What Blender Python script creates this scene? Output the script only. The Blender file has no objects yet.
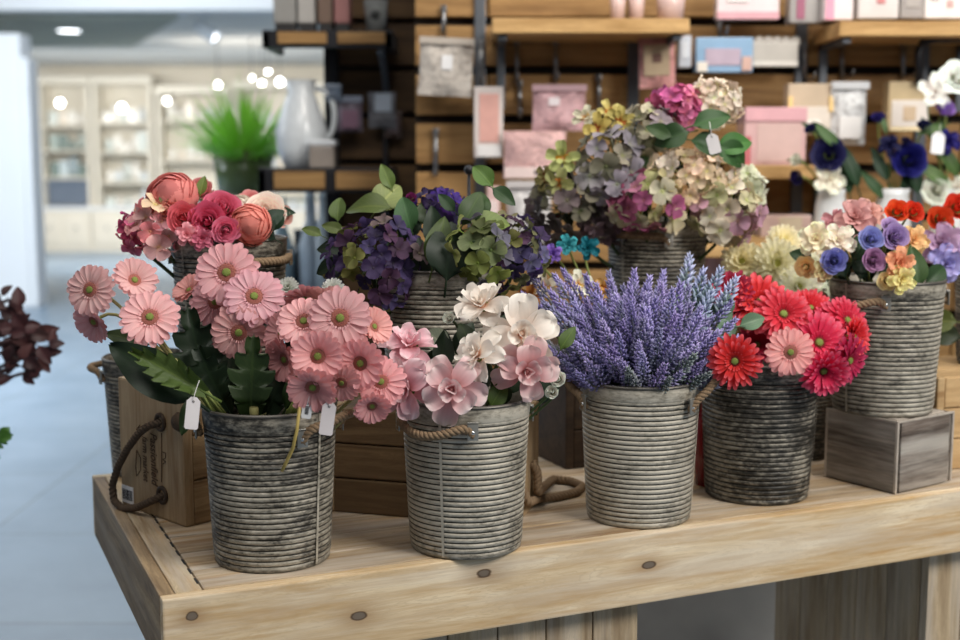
import bpy, bmesh, math, random
import numpy as np
from mathutils import Vector, Matrix

R = random.Random(11)
PI = math.pi
sc = bpy.context.scene
COL = sc.collection

# ------------------------------------------------------------------ camera
F, HZ = 1265.0, 160.0
PITCH = math.atan((320 - HZ) / F)
CZ, TOP = 1.36, 0.75
cam = bpy.data.cameras.new('camera')
cam.sensor_width = 36.0
cam.lens = F / 960 * 36.0
cam.clip_end = 100
cam.dof.use_dof = True
cam.dof.focus_distance = 1.96
cam.dof.aperture_fstop = 2.8
co = bpy.data.objects.new('camera', cam)
COL.objects.link(co)
co.location = (0, 0, CZ)
co.rotation_euler = (PI / 2 - PITCH, 0, 0)
sc.camera = co


def ray(px, py):
    x = (px - 480) / F
    v = -(py - 320) / F
    return Vector((x, math.cos(PITCH) + v * math.sin(PITCH), -math.sin(PITCH) + v * math.cos(PITCH)))


def P(px, py, y):
    """the place at distance y in front of the camera that shows at that pixel of the photograph"""
    r = ray(px, py)
    t = y / r.y
    return Vector((r.x * t, y, CZ + r.z * t))


def G(px, py, z):
    r = ray(px, py)
    t = (z - CZ) / r.z
    return Vector((r.x * t, r.y * t, z))


# ------------------------------------------------------------------ colour
def hx(h, k=1.0):
    h = h.lstrip('#')
    c = [int(h[i:i + 2], 16) / 255 for i in (0, 2, 4)]
    return tuple(k * (x / 12.92 if x <= .04045 else ((x + .055) / 1.055) ** 2.4) for x in c)


def c4(c):
    return (c[0], c[1], c[2], 1.0)


# ------------------------------------------------------------------ meshes
class MB:
    def __init__(s):
        s.V, s.F, s.T, s.S, s.M, s.n = [], [], [], [], [], 0

    def add(s, V, Fc, t=None, sv=None, mat=None, off=None, m=0):
        V = np.asarray(V, float).reshape(-1, 3)
        if mat is not None:
            V = V @ np.asarray(mat, float)[:3, :3].T + (np.asarray(mat, float)[:3, 3] if np.asarray(mat).shape[0] > 3 else 0)
        if off is not None:
            V = V + np.asarray(off, float)
        k = len(V)
        s.V.append(V)
        s.F.extend([tuple(i + s.n for i in f) for f in Fc])
        s.M.extend([m] * len(Fc))
        s.T.append(np.full(k, 0.0) if t is None else np.broadcast_to(np.asarray(t, float).ravel(), (k,)) if np.ndim(t) == 0 or np.size(t) == 1 else np.asarray(t, float).ravel())
        s.S.append(np.full(k, 0.0) if sv is None else np.asarray(sv, float).ravel())
        s.n += k
        return s

    def mesh(s, name, mats, smooth=True, inv=None):
        V = np.concatenate(s.V)
        if inv is not None:
            A = np.asarray(inv, float)
            V = V @ A[:3, :3].T + A[:3, 3]
        me = bpy.data.meshes.new(name)
        me.from_pydata(V.tolist(), [], s.F)
        for nm, d in (('t', s.T), ('s', s.S)):
            a = me.attributes.new(nm, 'FLOAT', 'POINT')
            a.data.foreach_set('value', np.concatenate(d).astype(np.float32))
        for m in (mats if isinstance(mats, (list, tuple)) else [mats]):
            me.materials.append(m)
        me.polygons.foreach_set('material_index', s.M)
        me.polygons.foreach_set('use_smooth', [smooth] * len(s.F))
        me.update()
        return me

    def obj(s, name, mats, parent=None, smooth=True, inv=None, color=None):
        return link(name, s.mesh(name, mats, smooth, inv), parent, color)


def link(name, me, parent=None, color=None, M=None):
    o = bpy.data.objects.new(name, me)
    COL.objects.link(o)
    if parent is not None:
        o.parent = parent
    if color is not None:
        o.color = c4(color)
    if M is not None:
        o.matrix_basis = M
    return o


def tag(o, label, cat, group=None):
    o['label'] = label
    o['category'] = cat
    if group:
        o['group'] = group
    return o


def thing(name, label, cat, M=None, loc=None, rz=0.0, group=None):
    o = bpy.data.objects.new(name, None)
    COL.objects.link(o)
    o.empty_display_size = .02
    if M is None:
        M = Matrix.Translation(Vector(loc or (0, 0, 0))) @ Matrix.Rotation(rz, 4, 'Z')
    o.matrix_basis = M
    tag(o, label, cat, group)
    return o


def structure(o):
    o['kind'] = 'structure'
    return o


def axes(n, o=(0, 0, 0), roll=0.0, sc_=1.0):
    """4x4 whose z axis is n"""
    n = Vector(n).normalized()
    up = Vector((0, 0, 1)) if abs(n.z) < .93 else Vector((0, 1, 0))
    x = up.cross(n).normalized()
    y = n.cross(x)
    M = Matrix((x, y, n)).transposed().to_4x4() @ Matrix.Rotation(roll, 4, 'Z') @ Matrix.Scale(sc_, 4)
    M.translation = Vector(o)
    return M


def gridfaces(nu, nv, closed=False):
    f = []
    for i in range(nu - 1):
        for j in range(nv if closed else nv - 1):
            a, b = i * nv + j, i * nv + (j + 1) % nv
            f.append((a, b, b + nv, a + nv))
    return f


_boxc = {}


def box_arr(bev, seg=1):
    bm = bmesh.new()
    bmesh.ops.create_cube(bm, size=1.0)
    V = [v.co[:] for v in bm.verts]
    Fc = [tuple(v.index for v in f.verts) for f in bm.faces]
    bm.free()
    return V, Fc


def box(mb, x0, x1, y0, y1, z0, z1, bev=0.0, mat=None, m=0, t=0.0):
    bm = bmesh.new()
    bmesh.ops.create_cube(bm, size=1.0)
    for v in bm.verts:
        v.co = ((x0 + x1) / 2 + v.co.x * (x1 - x0), (y0 + y1) / 2 + v.co.y * (y1 - y0), (z0 + z1) / 2 + v.co.z * (z1 - z0))
    if bev > 0:
        bmesh.ops.bevel(bm, geom=list(bm.edges), offset=min(bev, abs(x1 - x0) * .4, abs(y1 - y0) * .4, abs(z1 - z0) * .4), segments=2, affect='EDGES', profile=.6)
    bm.verts.index_update()
    V = [v.co[:] for v in bm.verts]
    Fc = [tuple(v.index for v in f.verts) for f in bm.faces]
    bm.free()
    return mb.add(V, Fc, t=t, mat=mat, m=m)


def lathe(mb, prof, seg=48, t=None, off=None, mat=None, m=0, arc=None):
    prof = np.asarray(prof, float)
    a = np.linspace(0, 2 * PI, seg, endpoint=False)
    V = np.zeros((len(prof), seg, 3))
    V[:, :, 0] = prof[:, 0:1] * np.cos(a)
    V[:, :, 1] = prof[:, 0:1] * np.sin(a)
    V[:, :, 2] = prof[:, 1:2]
    T = np.zeros((len(prof), seg)) if t is None else np.repeat(np.asarray(t, float)[:, None], seg, 1)
    return mb.add(V, gridfaces(len(prof), seg, True), t=T, off=off, mat=mat, m=m)


def tube(mb, pts, r, seg=6, cap=True, m=0, t=None):
    pts = np.asarray([tuple(p) for p in pts], float)
    n = len(pts)
    r = np.broadcast_to(np.asarray(r, float), (n,))
    tg = np.gradient(pts, axis=0)
    tg /= np.linalg.norm(tg, axis=1)[:, None] + 1e-12
    u = np.cross(tg[0], (0.31, .17, .93))
    u /= np.linalg.norm(u) + 1e-12
    a = np.linspace(0, 2 * PI, seg, endpoint=False)
    V = np.zeros((n, seg, 3))
    for i in range(n):
        u = u - tg[i] * np.dot(u, tg[i])
        u /= np.linalg.norm(u) + 1e-12
        w = np.cross(tg[i], u)
        V[i] = pts[i] + r[i] * (np.cos(a)[:, None] * u + np.sin(a)[:, None] * w)
    Fc = gridfaces(n, seg, True)
    if cap:
        Fc.append(tuple(range(seg - 1, -1, -1)))
        Fc.append(tuple((n - 1) * seg + k for k in range(seg)))
    T = np.repeat(np.linspace(0, 1, n)[:, None], seg, 1) if t is None else np.full((n, seg), t)
    return mb.add(V, Fc, t=T, m=m)


def bez(p0, p1, p2, p3, n=12):
    p0, p1, p2, p3 = [np.asarray(tuple(p), float) for p in (p0, p1, p2, p3)]
    u = np.linspace(0, 1, n)[:, None]
    return (1 - u) ** 3 * p0 + 3 * (1 - u) ** 2 * u * p1 + 3 * (1 - u) * u * u * p2 + u ** 3 * p3


def rope(mb, pts, r=.0065, pitch=.021):
    pts = np.asarray([tuple(p) for p in pts], float)
    d = np.r_[0, np.cumsum(np.linalg.norm(np.diff(pts, axis=0), axis=1))]
    n = int(d[-1] / .0022) + 2
    q = np.linspace(0, d[-1], n)
    Q = np.stack([np.interp(q, d, pts[:, k]) for k in range(3)], 1)
    ker = np.array([1, 2, 3, 2, 1.]) / 9
    for k in range(3):
        e = np.pad(Q[:, k], 2, mode='edge')
        Q[2:-2, k] = np.convolve(e, ker, 'valid')[2:-2]
    tg = np.gradient(Q, axis=0)
    tg /= np.linalg.norm(tg, axis=1)[:, None]
    u = np.cross(tg[0], (.2, .3, .9))
    U, W = [], []
    for i in range(n):
        u = u - tg[i] * np.dot(u, tg[i])
        u /= np.linalg.norm(u)
        U.append(u.copy())
        W.append(np.cross(tg[i], u))
    U, W = np.array(U), np.array(W)
    for k in range(3):
        a = 2 * PI * q / pitch + k * 2 * PI / 3
        off = (np.cos(a)[:, None] * U + np.sin(a)[:, None] * W) * r * .55
        tube(mb, Q + off, r * .60, 6)
    return mb


# ------------------------------------------------------------------ materials
class NT:
    def __init__(s, name):
        s.m = bpy.data.materials.new(name)
        s.m.use_nodes = True
        s.t = s.m.node_tree
        s.b = s.t.nodes['Principled BSDF']
        s.out = s.t.nodes['Material Output']

    def n(s, typ, **kw):
        nd = s.t.nodes.new(typ)
        for k, v in kw.items():
            if k.startswith('i_'):
                key = k[2:]
                nd.inputs[int(key) if key.isdigit() else key].default_value = v
            else:
                setattr(nd, k, v)
        return nd

    def l(s, a, b):
        s.t.links.new(a, b)

    def attr(s, nm):
        return s.n('ShaderNodeAttribute', attribute_name=nm).outputs['Fac']

    def ramp(s, fac, stops, interp='LINEAR'):
        r = s.n('ShaderNodeValToRGB')
        r.color_ramp.interpolation = interp
        el = r.color_ramp.elements
        while len(el) > 1:
            el.remove(el[-1])
        el[0].position, el[0].color = stops[0][0], c4(stops[0][1])
        for p, c in stops[1:]:
            e = el.new(p)
            e.color = c4(c)
        s.l(fac, r.inputs[0])
        return r.outputs['Color']

    def mix(s, a, b, fac, blend='MIX'):
        m = s.n('ShaderNodeMix', data_type='RGBA', blend_type=blend)
        for v, i in ((fac, 0), (a, 6), (b, 7)):
            if hasattr(v, 'is_linked'):
                s.l(v, m.inputs[i])
            else:
                m.inputs[i].default_value = v if i == 0 else c4(v)
        return m.outputs[2]

    def math(s, op, a, b=0.0, c=0.0, clamp=False):
        m = s.n('ShaderNodeMath', operation=op, use_clamp=clamp)
        for i, v in enumerate((a, b, c)):
            if hasattr(v, 'is_linked'):
                s.l(v, m.inputs[i])
            else:
                m.inputs[i].default_value = v
        return m.outputs[0]

    def coords(s, scale=(1, 1, 1), rand=False, kind='Object'):
        tc = s.n('ShaderNodeTexCoord').outputs[kind]
        if rand:
            oi = s.n('ShaderNodeObjectInfo').outputs['Random']
            cb = s.n('ShaderNodeCombineXYZ')
            for k, mlt in enumerate((37., 53., 71.)):
                s.l(s.math('MULTIPLY', oi, mlt), cb.inputs[k])
            ad = s.n('ShaderNodeVectorMath', operation='ADD')
            s.l(tc, ad.inputs[0])
            s.l(cb.outputs[0], ad.inputs[1])
            tc = ad.outputs[0]
        mp = s.n('ShaderNodeMapping')
        mp.inputs['Scale'].default_value = scale
        s.l(tc, mp.inputs[0])
        return mp.outputs[0]

    def noise(s, vec, scale=5, detail=4, rough=.55, dist=0.0):
        nd = s.n('ShaderNodeTexNoise')
        nd.inputs['Scale'].default_value = scale
        nd.inputs['Detail'].default_value = detail
        nd.inputs['Roughness'].default_value = rough
        nd.inputs['Distortion'].default_value = dist
        s.l(vec, nd.inputs['Vector'])
        return nd.outputs['Fac']

    def bump(s, h, strength=.3, dist=.002):
        b = s.n('ShaderNodeBump')
        b.inputs['Strength'].default_value = strength
        b.inputs['Distance'].default_value = dist
        s.l(h, b.inputs['Height'])
        s.l(b.outputs[0], s.b.inputs['Normal'])

    def done(s, color=None, rough=.6, metal=0.0, spec=.4):
        if color is not None:
            if hasattr(color, 'is_linked'):
                s.l(color, s.b.inputs['Base Color'])
            else:
                s.b.inputs['Base Color'].default_value = c4(color)
        if hasattr(rough, 'is_linked'):
            s.l(rough, s.b.inputs['Roughness'])
        else:
            s.b.inputs['Roughness'].default_value = rough
        s.b.inputs['Metallic'].default_value = metal
        s.b.inputs['Specular IOR Level'].default_value = spec
        return s.m


def plain(name, color, rough=.6, metal=0., spec=.4, var=.12, scale=30):
    n = NT(name)
    f = n.noise(n.coords(rand=True), scale, 3)
    c = n.mix(tuple(x * (1 - var) for x in color), tuple(min(1, x * (1 + var)) for x in color), f)
    return n.done(c, rough, metal, spec)


def objcol(name, rough=.5, spec=.4, metal=0., var=.1, trans=0.):
    """the colour of the object itself, slightly uneven"""
    n = NT(name)
    oc = n.n('ShaderNodeObjectInfo').outputs['Color']
    f = n.noise(n.coords(rand=True), 22, 3)
    g = n.ramp(f, [(.25, (1 - var,) * 3), (.75, (1 + var * .3,) * 3)])
    n.done(n.mix(oc, g, 1.0, 'MULTIPLY'), rough, metal, spec)
    if trans:
        n.b.inputs['Transmission Weight'].default_value = trans
    return n.m


def petal_mat(name, stops, trans=.28, rough=.62, streak=.08, hue=.012, val=.10, speck=0.):
    n = NT(name)
    oi = n.n('ShaderNodeObjectInfo')
    g = n.ramp(n.attr('t'), stops)
    c = n.mix(oi.outputs['Color'], g, 1.0, 'MULTIPLY')
    s_ = n.attr('s')
    w = n.math('SINE', n.math('MULTIPLY', s_, 17.0))
    c = n.mix(c, (1 - streak * 2,) * 3, n.math('MULTIPLY_ADD', w, .25, .25), 'MULTIPLY')
    h = n.n('ShaderNodeHueSaturation')
    n.l(n.math('MULTIPLY_ADD', oi.outputs['Random'], 2 * hue, .5 - hue), h.inputs['Hue'])
    rv = n.math('FRACT', n.math('MULTIPLY', oi.outputs['Random'], 17.31))
    n.l(n.math('MULTIPLY_ADD', rv, 2 * val, 1 - val), h.inputs['Value'])
    n.l(c, h.inputs['Color'])
    c = h.outputs[0]
    n.done(c, rough, 0, .25)
    if trans:
        tr = n.n('ShaderNodeBsdfTranslucent')
        n.l(c, tr.inputs['Color'])
        mx = n.n('ShaderNodeMixShader')
        mx.inputs[0].default_value = trans
        n.l(n.b.outputs[0], mx.inputs[1])
        n.l(tr.outputs[0], mx.inputs[2])
        n.l(mx.outputs[0], n.out.inputs['Surface'])
    return n.m


def wood(name, light, dark, axis='x', grain=1.0, contrast=1.0, knots=(), white=0.0, rough=.6, rand=True, yellow=0.0):
    """long-grained boards; the grain runs along the given local axis"""
    n = NT(name)
    stretch = {'x': (1.2, 14, 14), 'y': (14, 1.2, 14), 'z': (14, 14, 1.2)}[axis]
    v = n.coords(tuple(q * grain for q in stretch), rand)
    a = n.noise(v, 2.2, 5, .6, .8)
    b = n.noise(v, 9.0, 4, .6, .3)
    big = n.noise(n.coords((3, 3, 3), rand), 1.3, 3)
    fs = {'x': (.7, 60, 60), 'y': (60, .7, 60), 'z': (60, 60, .7)}[axis]
    fg = n.noise(n.coords(tuple(q * grain for q in fs), rand), 2.0, 3, .7)
    f = n.math('ADD', n.math('MULTIPLY', a, .62), n.math('MULTIPLY', b, .22))
    f = n.math('ADD', f, n.math('MULTIPLY', fg, .16))
    f = n.math('MULTIPLY_ADD', f, 1.75, -.38)
    ystr = n.ramp(n.noise(n.coords(tuple(q * grain * .8 for q in stretch), rand), 5.0, 4, .6), [(.54, (0,) * 3), (.64, (1,) * 3)])
    ring = n.math('SINE', n.math('MULTIPLY', a, 38.0))
    mid = tuple((x + y) / 2 for x, y in zip(light, dark))
    c = n.ramp(f, [(.30, dark), (.46, mid), (.60, light), (.8, tuple(min(1, x * 1.06) for x in light))])
    c = n.mix(c, dark, n.math('MULTIPLY', n.math('MULTIPLY_ADD', ring, .5, .5), .20 * contrast), 'MIX')
    ln_ = n.math('SINE', n.math('MULTIPLY', n.math('ADD', a, n.math('MULTIPLY', b, .12)), 120.0))
    ln_ = n.ramp(ln_, [(.55, (0,) * 3), (.95, (1,) * 3)])
    c = n.mix(c, tuple(x * .72 for x in mid), n.math('MULTIPLY', ln_, .42 * contrast))
    if yellow:
        c = n.mix(c, hx('bf8f4c'), n.math('MULTIPLY', ystr, yellow))
    c = n.mix(c, tuple(x * .78 for x in mid), n.math('MULTIPLY', n.ramp(big, [(.42, (0,) * 3), (.7, (1,) * 3)]), .5))
    if white:
        wv = n.noise(n.coords(tuple(q * .5 for q in stretch), rand), 3.0, 5, .65)
        c = n.mix(c, hx('d8d2c8'), n.math('MULTIPLY', n.ramp(wv, [(.42, (0,) * 3), (.62, (1,) * 3)]), white))
    if knots:
        tc = n.n('ShaderNodeTexCoord').outputs['Object']
        for (kx, ky, kz, sx, sz) in knots:
            sub = n.n('ShaderNodeVectorMath', operation='SUBTRACT')
            n.l(tc, sub.inputs[0])
            sub.inputs[1].default_value = (kx, ky, kz)
            mul = n.n('ShaderNodeVectorMath', operation='MULTIPLY')
            n.l(sub.outputs[0], mul.inputs[0])
            mul.inputs[1].default_value = (1 / sx, 1.0, 1 / sz)
            ln = n.n('ShaderNodeVectorMath', operation='LENGTH')
            n.l(mul.outputs[0], ln.inputs[0])
            d = n.math('ADD', ln.outputs['Value'], n.math('MULTIPLY_ADD', a, 1.3, -.65))
            halo = n.ramp(d, [(0, (1,) * 3), (.9, (.9,) * 3), (2.6, (0,) * 3)])
            dd = n.math('MULTIPLY', d, .25)
            halo = n.ramp(dd, [(.12, (.95,) * 3), (.25, (.42,) * 3), (.6, (.16,) * 3), (.95, (0,) * 3)])
            c = n.mix(c, hx('8a6238'), halo)
            core = n.ramp(dd, [(.0, (1,) * 3), (.2, (.95,) * 3), (.25, (0,) * 3)])
            c = n.mix(c, hx('4a3828'), core)
            core2 = n.ramp(dd, [(.0, (1,) * 3), (.15, (.9,) * 3), (.2, (0,) * 3)])
            c = n.mix(c, hx('75695c'), core2)
    oi = n.n('ShaderNodeObjectInfo').outputs['Random']
    h = n.n('ShaderNodeHueSaturation')
    n.l(n.math('MULTIPLY_ADD', oi, .22, .89), h.inputs['Value'])
    n.l(c, h.inputs['Color'])
    n.bump(f, .25, .0015)
    return n.done(h.outputs[0], rough, 0, .3)


def zinc():
    n = NT('weathered_whitewashed_zinc')
    oi = n.n('ShaderNodeObjectInfo')
    dark_amt = n.n('ShaderNodeSeparateColor')
    n.l(oi.outputs['Color'], dark_amt.inputs[0])
    v1 = n.coords((1, 1, 2.2), True)
    v2 = n.coords((9, 9, 75), True)
    v3 = n.coords((1, 1, .55), True)
    a = n.noise(v1, 11, 6, .62, .4)
    b = n.noise(v2, 1.5, 4, .6)
    cst = n.noise(v3, 7, 3, .5)
    fine = n.noise(n.coords((1, 1, 2.4), True), 85, 4, .7)
    f = n.math('ADD', n.math('ADD', n.math('MULTIPLY', a, .42), n.math('MULTIPLY', b, .28)), n.math('MULTIPLY', cst, .34))
    f = n.math('ADD', f, n.math('MULTIPLY_ADD', fine, .5, -.25))
    f = n.math('ADD', f, n.math('MULTIPLY_ADD', dark_amt.outputs[0], .5, -.25))
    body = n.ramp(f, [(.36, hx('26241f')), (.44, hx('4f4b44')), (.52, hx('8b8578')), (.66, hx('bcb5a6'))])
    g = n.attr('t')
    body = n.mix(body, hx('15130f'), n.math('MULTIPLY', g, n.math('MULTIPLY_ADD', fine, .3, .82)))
    n.bump(fine, .15, .001)
    return n.done(body, n.math('MULTIPLY_ADD', f, .4, .28), .15, .4)


M_ = {}
M_['zinc'] = zinc()
M_['rim'] = plain('dark_zinc_rim', hx('5f5b55'), .45, .5, .5, .3, 60)
M_['bracket'] = plain('galvanised_plate', hx('9c9a93'), .4, .7, .5, .2, 60)
M_['rivet'] = plain('bright_rivet', hx('d5dadd'), .2, .9)
M_['rope'] = plain('jute_rope', hx('857059'), .9, 0, .1, .35, 260)
M_['rope_dark'] = plain('dark_jute_rope', hx('594b3f'), .9, 0, .1, .3, 260)
M_['pine_top'] = wood('pine_table_boards', hx('cdb899'), hx('8f7150'), 'x', white=.5, yellow=.35)
M_['pine_cap'] = wood('pine_end_board', hx('d2bd98'), hx('96754c'), 'y', white=.5, yellow=.5)
M_['pine_side'] = wood('pine_side_apron', hx('b09672'), hx('6b543c'), 'y', white=.15)
M_['pine_leg'] = wood('grey_pine_pedestal', hx('c9b392'), hx('8d765a'), 'z', white=.3)
M_['crate'] = wood('crate_pine', hx('a98e6a'), hx('755a3d'), 'x')
M_['crate_shade'] = wood('shaded_crate_pine', hx('7f6749'), hx('543f2a'), 'x')  # crate pine darkened for the shade behind the front buckets
M_['crate_end'] = wood('crate_end_pine', hx('b49c7b'), hx('8a6d4b'), 'z', contrast=.5)
M_['crate_dark'] = wood('dark_crate_wood', hx('4a3a2b'), hx('2a2019'), 'x')
M_['crate_pale'] = wood('pale_crate_pine', hx('d3b385'), hx('a9855a'), 'x', contrast=.5)
M_['greybox'] = wood('grey_washed_wood', hx('75695f'), hx('3c342e'), 'x', grain=2.2, white=.5)
M_['greyedge'] = plain('worn_white_edges', hx('b3a99d'), .8, 0, .2, .4, 40)
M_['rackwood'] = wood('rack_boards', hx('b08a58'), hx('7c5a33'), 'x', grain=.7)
M_['rackwood_dim'] = wood('shaded_rack_boards', hx('6f5334'), hx('463321'), 'x', grain=.7)  # rack boards darkened for the shade on the rear wing
M_['shelfwood'] = wood('shelf_pine', hx('cda873'), hx('9c7747'), 'x', grain=.7)
M_['steel'] = plain('dark_powder_steel', hx('5c6066'), .42, .6, .5)
M_['blacksteel'] = plain('black_steel', hx('26262a'), .4, .5, .5)
M_['chrome'] = plain('hook_steel', hx('8f9194'), .3, .9)
M_['backing'] = plain('dark_rack_backing', hx('2a211a'), .8)
M_['ink'] = plain('brown_print', hx('4a3524'), .9, var=.05)
M_['black'] = plain('black_print', hx('2b2b2b'), .8, var=.05)
M_['paper'] = plain('white_card', hx('efeceb'), .7, 0, .3, .03)
M_['col'] = objcol('coloured_card')
M_['gloss'] = objcol('glossy_coloured_plastic', .18, .6)
n = NT('crinkled_foil_wrap')
oc = n.n('ShaderNodeObjectInfo').outputs['Color']
f1 = n.noise(n.coords(rand=True), 26, 5, .7, 1.5)
cc = n.ramp(f1, [(.36, (.62, .60, .60)), (.5, (1, 1, 1)), (.62, (1.12, 1.12, 1.12)), (.70, (1.5, 1.5, 1.5))])  # dark folds and white sparkles painted into the wrap colour
n.bump(f1, .8, .012)
n.done(n.mix(oc, cc, 1.0, 'MULTIPLY'), .22, 0, .6)
M_['foil'] = n.m
M_['matte'] = objcol('matte_coloured', .8, .2)

g = NT('clear_glass')
g.done((.9, .95, .97), .03, 0, .5)
g.b.inputs['Transmission Weight'].default_value = .92
g.b.inputs['IOR'].default_value = 1.3
M_['glass'] = g.m


def emis(name, col, st):
    n = NT(name)
    n.done(col, .5)
    n.b.inputs['Emission Color'].default_value = c4(col)
    n.b.inputs['Emission Strength'].default_value = st
    return n.m


M_['bulb'] = emis('lit_bulb', (1, .97, .92), 22)
M_['panel_light'] = emis('lit_ceiling_lamp', (.95, .98, 1), 6)

# flower materials (multiplied with the colour of each object)
W3 = (1, 1, 1)
M_['gerbera'] = petal_mat('gerbera_petals', [(0, (.96, .66, .64)), (.2, (1.02, 1.0, .98)), (.5, (1.03, 1.10, 1.07)), (.85, W3), (1, (1.0, .95, .95))], streak=.07, trans=.32)
M_['gerbera_red'] = petal_mat('red_gerbera_petals', [(0, (.8, .55, .6)), (.45, W3), (.8, (1.05, 1.4, 1.3)), (1, (1.2, 6.0, 4.0))], streak=.12, trans=.22)
M_['rose'] = petal_mat('rose_petals', [(0, (.80, .66, .62)), (.45, (.95, .92, .92)), (.8, (1.03, 1.05, 1.05)), (1, (1.15, 1.32, 1.28))], streak=.02)  # petal bases darkened to deepen the shade inside the bloom
M_['gardenia'] = petal_mat('gardenia_petals', [(0, (1, .62, .45)), (.28, (1, .93, .9)), (1, (1.0, 1.0, 1.0))], streak=.03, hue=.004, val=.05)
M_['gardenia_pink'] = petal_mat('pink_gardenia_petals', [(0, (.80, .5, .45)), (.4, (.97, .9, .9)), (.7, (1.02, 1.12, 1.1)), (1, (1.10, 1.5, 1.4))], streak=.03, hue=.006, val=.06)
M_['hydrangea'] = petal_mat('hydrangea_sepals', [(0, (1.0, 1.15, .7)), (.25, (.85, .88, .82)), (.7, W3), (1, (1.2, 1.18, 1.14))], streak=.06, hue=.018, val=.25)
M_['lavender'] = petal_mat('lavender_buds', [(0, (.55, .68, .42)), (.3, (.80, .92, .72)), (.65, W3), (1, (1.3, 1.28, 1.2))], streak=0, trans=.1, val=.12)
M_['mum'] = petal_mat('chrysanthemum_petals', [(0, (.95, .95, .72)), (.25, (1, 1, .93)), (1, W3)], streak=.02, trans=.4)
M_['tulip'] = petal_mat('orange_petals', [(0, (1.0, 2.0, 1.6)), (.45, (1, 1.25, 1)), (1, W3)], streak=.06)
M_['leaf'] = None
n = NT('leaf_green')
oi = n.n('ShaderNodeObjectInfo')
s_ = n.attr('s')
t_ = n.attr('t')
vein = n.math('LESS_THAN', n.math('ABSOLUTE', s_), .07)
side = n.math('GREATER_THAN', n.math('SINE', n.math('MULTIPLY', n.math('SUBTRACT', t_, n.math('MULTIPLY', n.math('ABSOLUTE', s_), .35)), 52.0)), .93)
v = n.math('MAXIMUM', vein, n.math('MULTIPLY', side, .5))
c = n.mix(oi.outputs['Color'], (1.9, 1.7, 1.7), n.math('MULTIPLY', v, .55), 'MULTIPLY')
c = n.mix(c, (.7, .75, .7), n.noise(n.coords(rand=True), 40, 3), 'MULTIPLY')
n.done(c, .5, 0, .35)
tr = n.n('ShaderNodeBsdfTranslucent')
n.l(c, tr.inputs['Color'])
mx = n.n('ShaderNodeMixShader')
mx.inputs[0].default_value = .15
n.l(n.b.outputs[0], mx.inputs[1])
n.l(tr.outputs[0], mx.inputs[2])
n.l(mx.outputs[0], n.out.inputs['Surface'])
M_['leaf'] = n.m
M_['stem'] = plain('flower_stem', hx('7d8748'), .6, 0, .3, .25, 60)
M_['stem_pale'] = plain('pale_stem', hx('9a9560'), .6, 0, .3, .25, 60)
M_['stem_dark'] = plain('dark_stem', hx('3f5030'), .6, 0, .3, .25, 60)
M_['eye_ring'] = plain('gerbera_florets', hx('a3655a'), .8, 0, .2, .3, 200)
M_['eye_red'] = plain('red_gerbera_florets', hx('7d2c2a'), .8, 0, .2, .3, 200)
M_['eye'] = plain('gerbera_eye', hx('7c8844'), .7, 0, .2, .25, 200)
M_['calyx'] = plain('calyx_green', hx('6c7a3f'), .7, 0, .2, .2, 60)
M_['stamen'] = plain('stamen_yellow', hx('d8b23c'), .7)

# ------------------------------------------------------------------ flower meshes (unit radius, looking along +z)


def prof_round(u, a=.55, base=.3):
    return (base + (1 - base) * np.sin(np.clip(u / a, 0, 1) * PI / 2)) * np.where(u > .78, np.sqrt(np.clip(1 - ((u - .78) / .235) ** 2, 0.0, 1)), 1)


def petal(L, Wd, nl=7, nw=4, e0=.1, bend=-.2, cup=.0, ruffle=.0, rng=R, a=.55, base=.3, fq=5., notch=0., droop_w=0.):
    u = 1 - (1 - np.linspace(0, 1, nl)) ** 1.7
    v = np.linspace(-1, 1, nw)
    th = e0 + bend * u
    x = np.r_[0, np.cumsum(np.cos((th[1:] + th[:-1]) / 2) * np.diff(u))] * L
    z = np.r_[0, np.cumsum(np.sin((th[1:] + th[:-1]) / 2) * np.diff(u))] * L
    w = prof_round(u, a, base) * Wd / 2
    ph = rng.uniform(0, 6.28)
    X = x[:, None] - notch * L * np.cos(v * 9.0)[None, :] * np.clip(u[:, None] - .8, 0, 1) * 5
    Y = w[:, None] * v[None, :]
    Z = z[:, None] + cup * (v ** 2)[None, :] * w[:, None] + ruffle * L * np.sin(fq * v[None, :] + ph + 3 * u[:, None]) * (u ** 2)[:, None]
    X = X + np.zeros_like(Y)
    V = np.stack([X, Y, Z], -1)
    T = np.repeat(u[:, None], nw, 1)
    S = np.repeat(v[None, :], nl, 0)
    return V.reshape(-1, 3), gridfaces(nl, nw), T.ravel(), S.ravel()


def ring(mb, cnt, r0, z0, L, Wd, jit=.08, rng=R, **kw):
    off = rng.uniform(0, 6)
    for k in range(cnt):
        e = dict(kw)
        e['e0'] = kw.get('e0', .1) + rng.uniform(-jit, jit)
        V, Fc, T, S = petal(L * rng.uniform(.92, 1.06), Wd * rng.uniform(.9, 1.1), rng=rng, **e)
        V = V + np.array([r0, 0, z0])
        a = off + 2 * PI * (k + rng.uniform(-.18, .18)) / cnt
        ca, sa = math.cos(a), math.sin(a)
        mb.add(V, Fc, T, S, mat=np.array([[ca, -sa, 0], [sa, ca, 0], [0, 0, 1]]))


def gerbera_petals(seed, closed=0.0):
    r = random.Random(seed)
    mb = MB()
    ring(mb, 21, .18, -.02, .84, .27, .08, r, e0=.10 + closed, bend=-.25, cup=.28, ruffle=.012, a=.7, base=.42, nl=9, nw=5)
    ring(mb, 19, .18, .03, .77, .25, .10, r, e0=.22 + closed, bend=-.30, cup=.28, ruffle=.012, a=.7, base=.42, nl=9, nw=5)
    ring(mb, 26, .24, .05, .16, .05, .16, r, e0=.8 + closed * .3, bend=-.4, cup=.2, nl=4, nw=3)
    return mb


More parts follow.
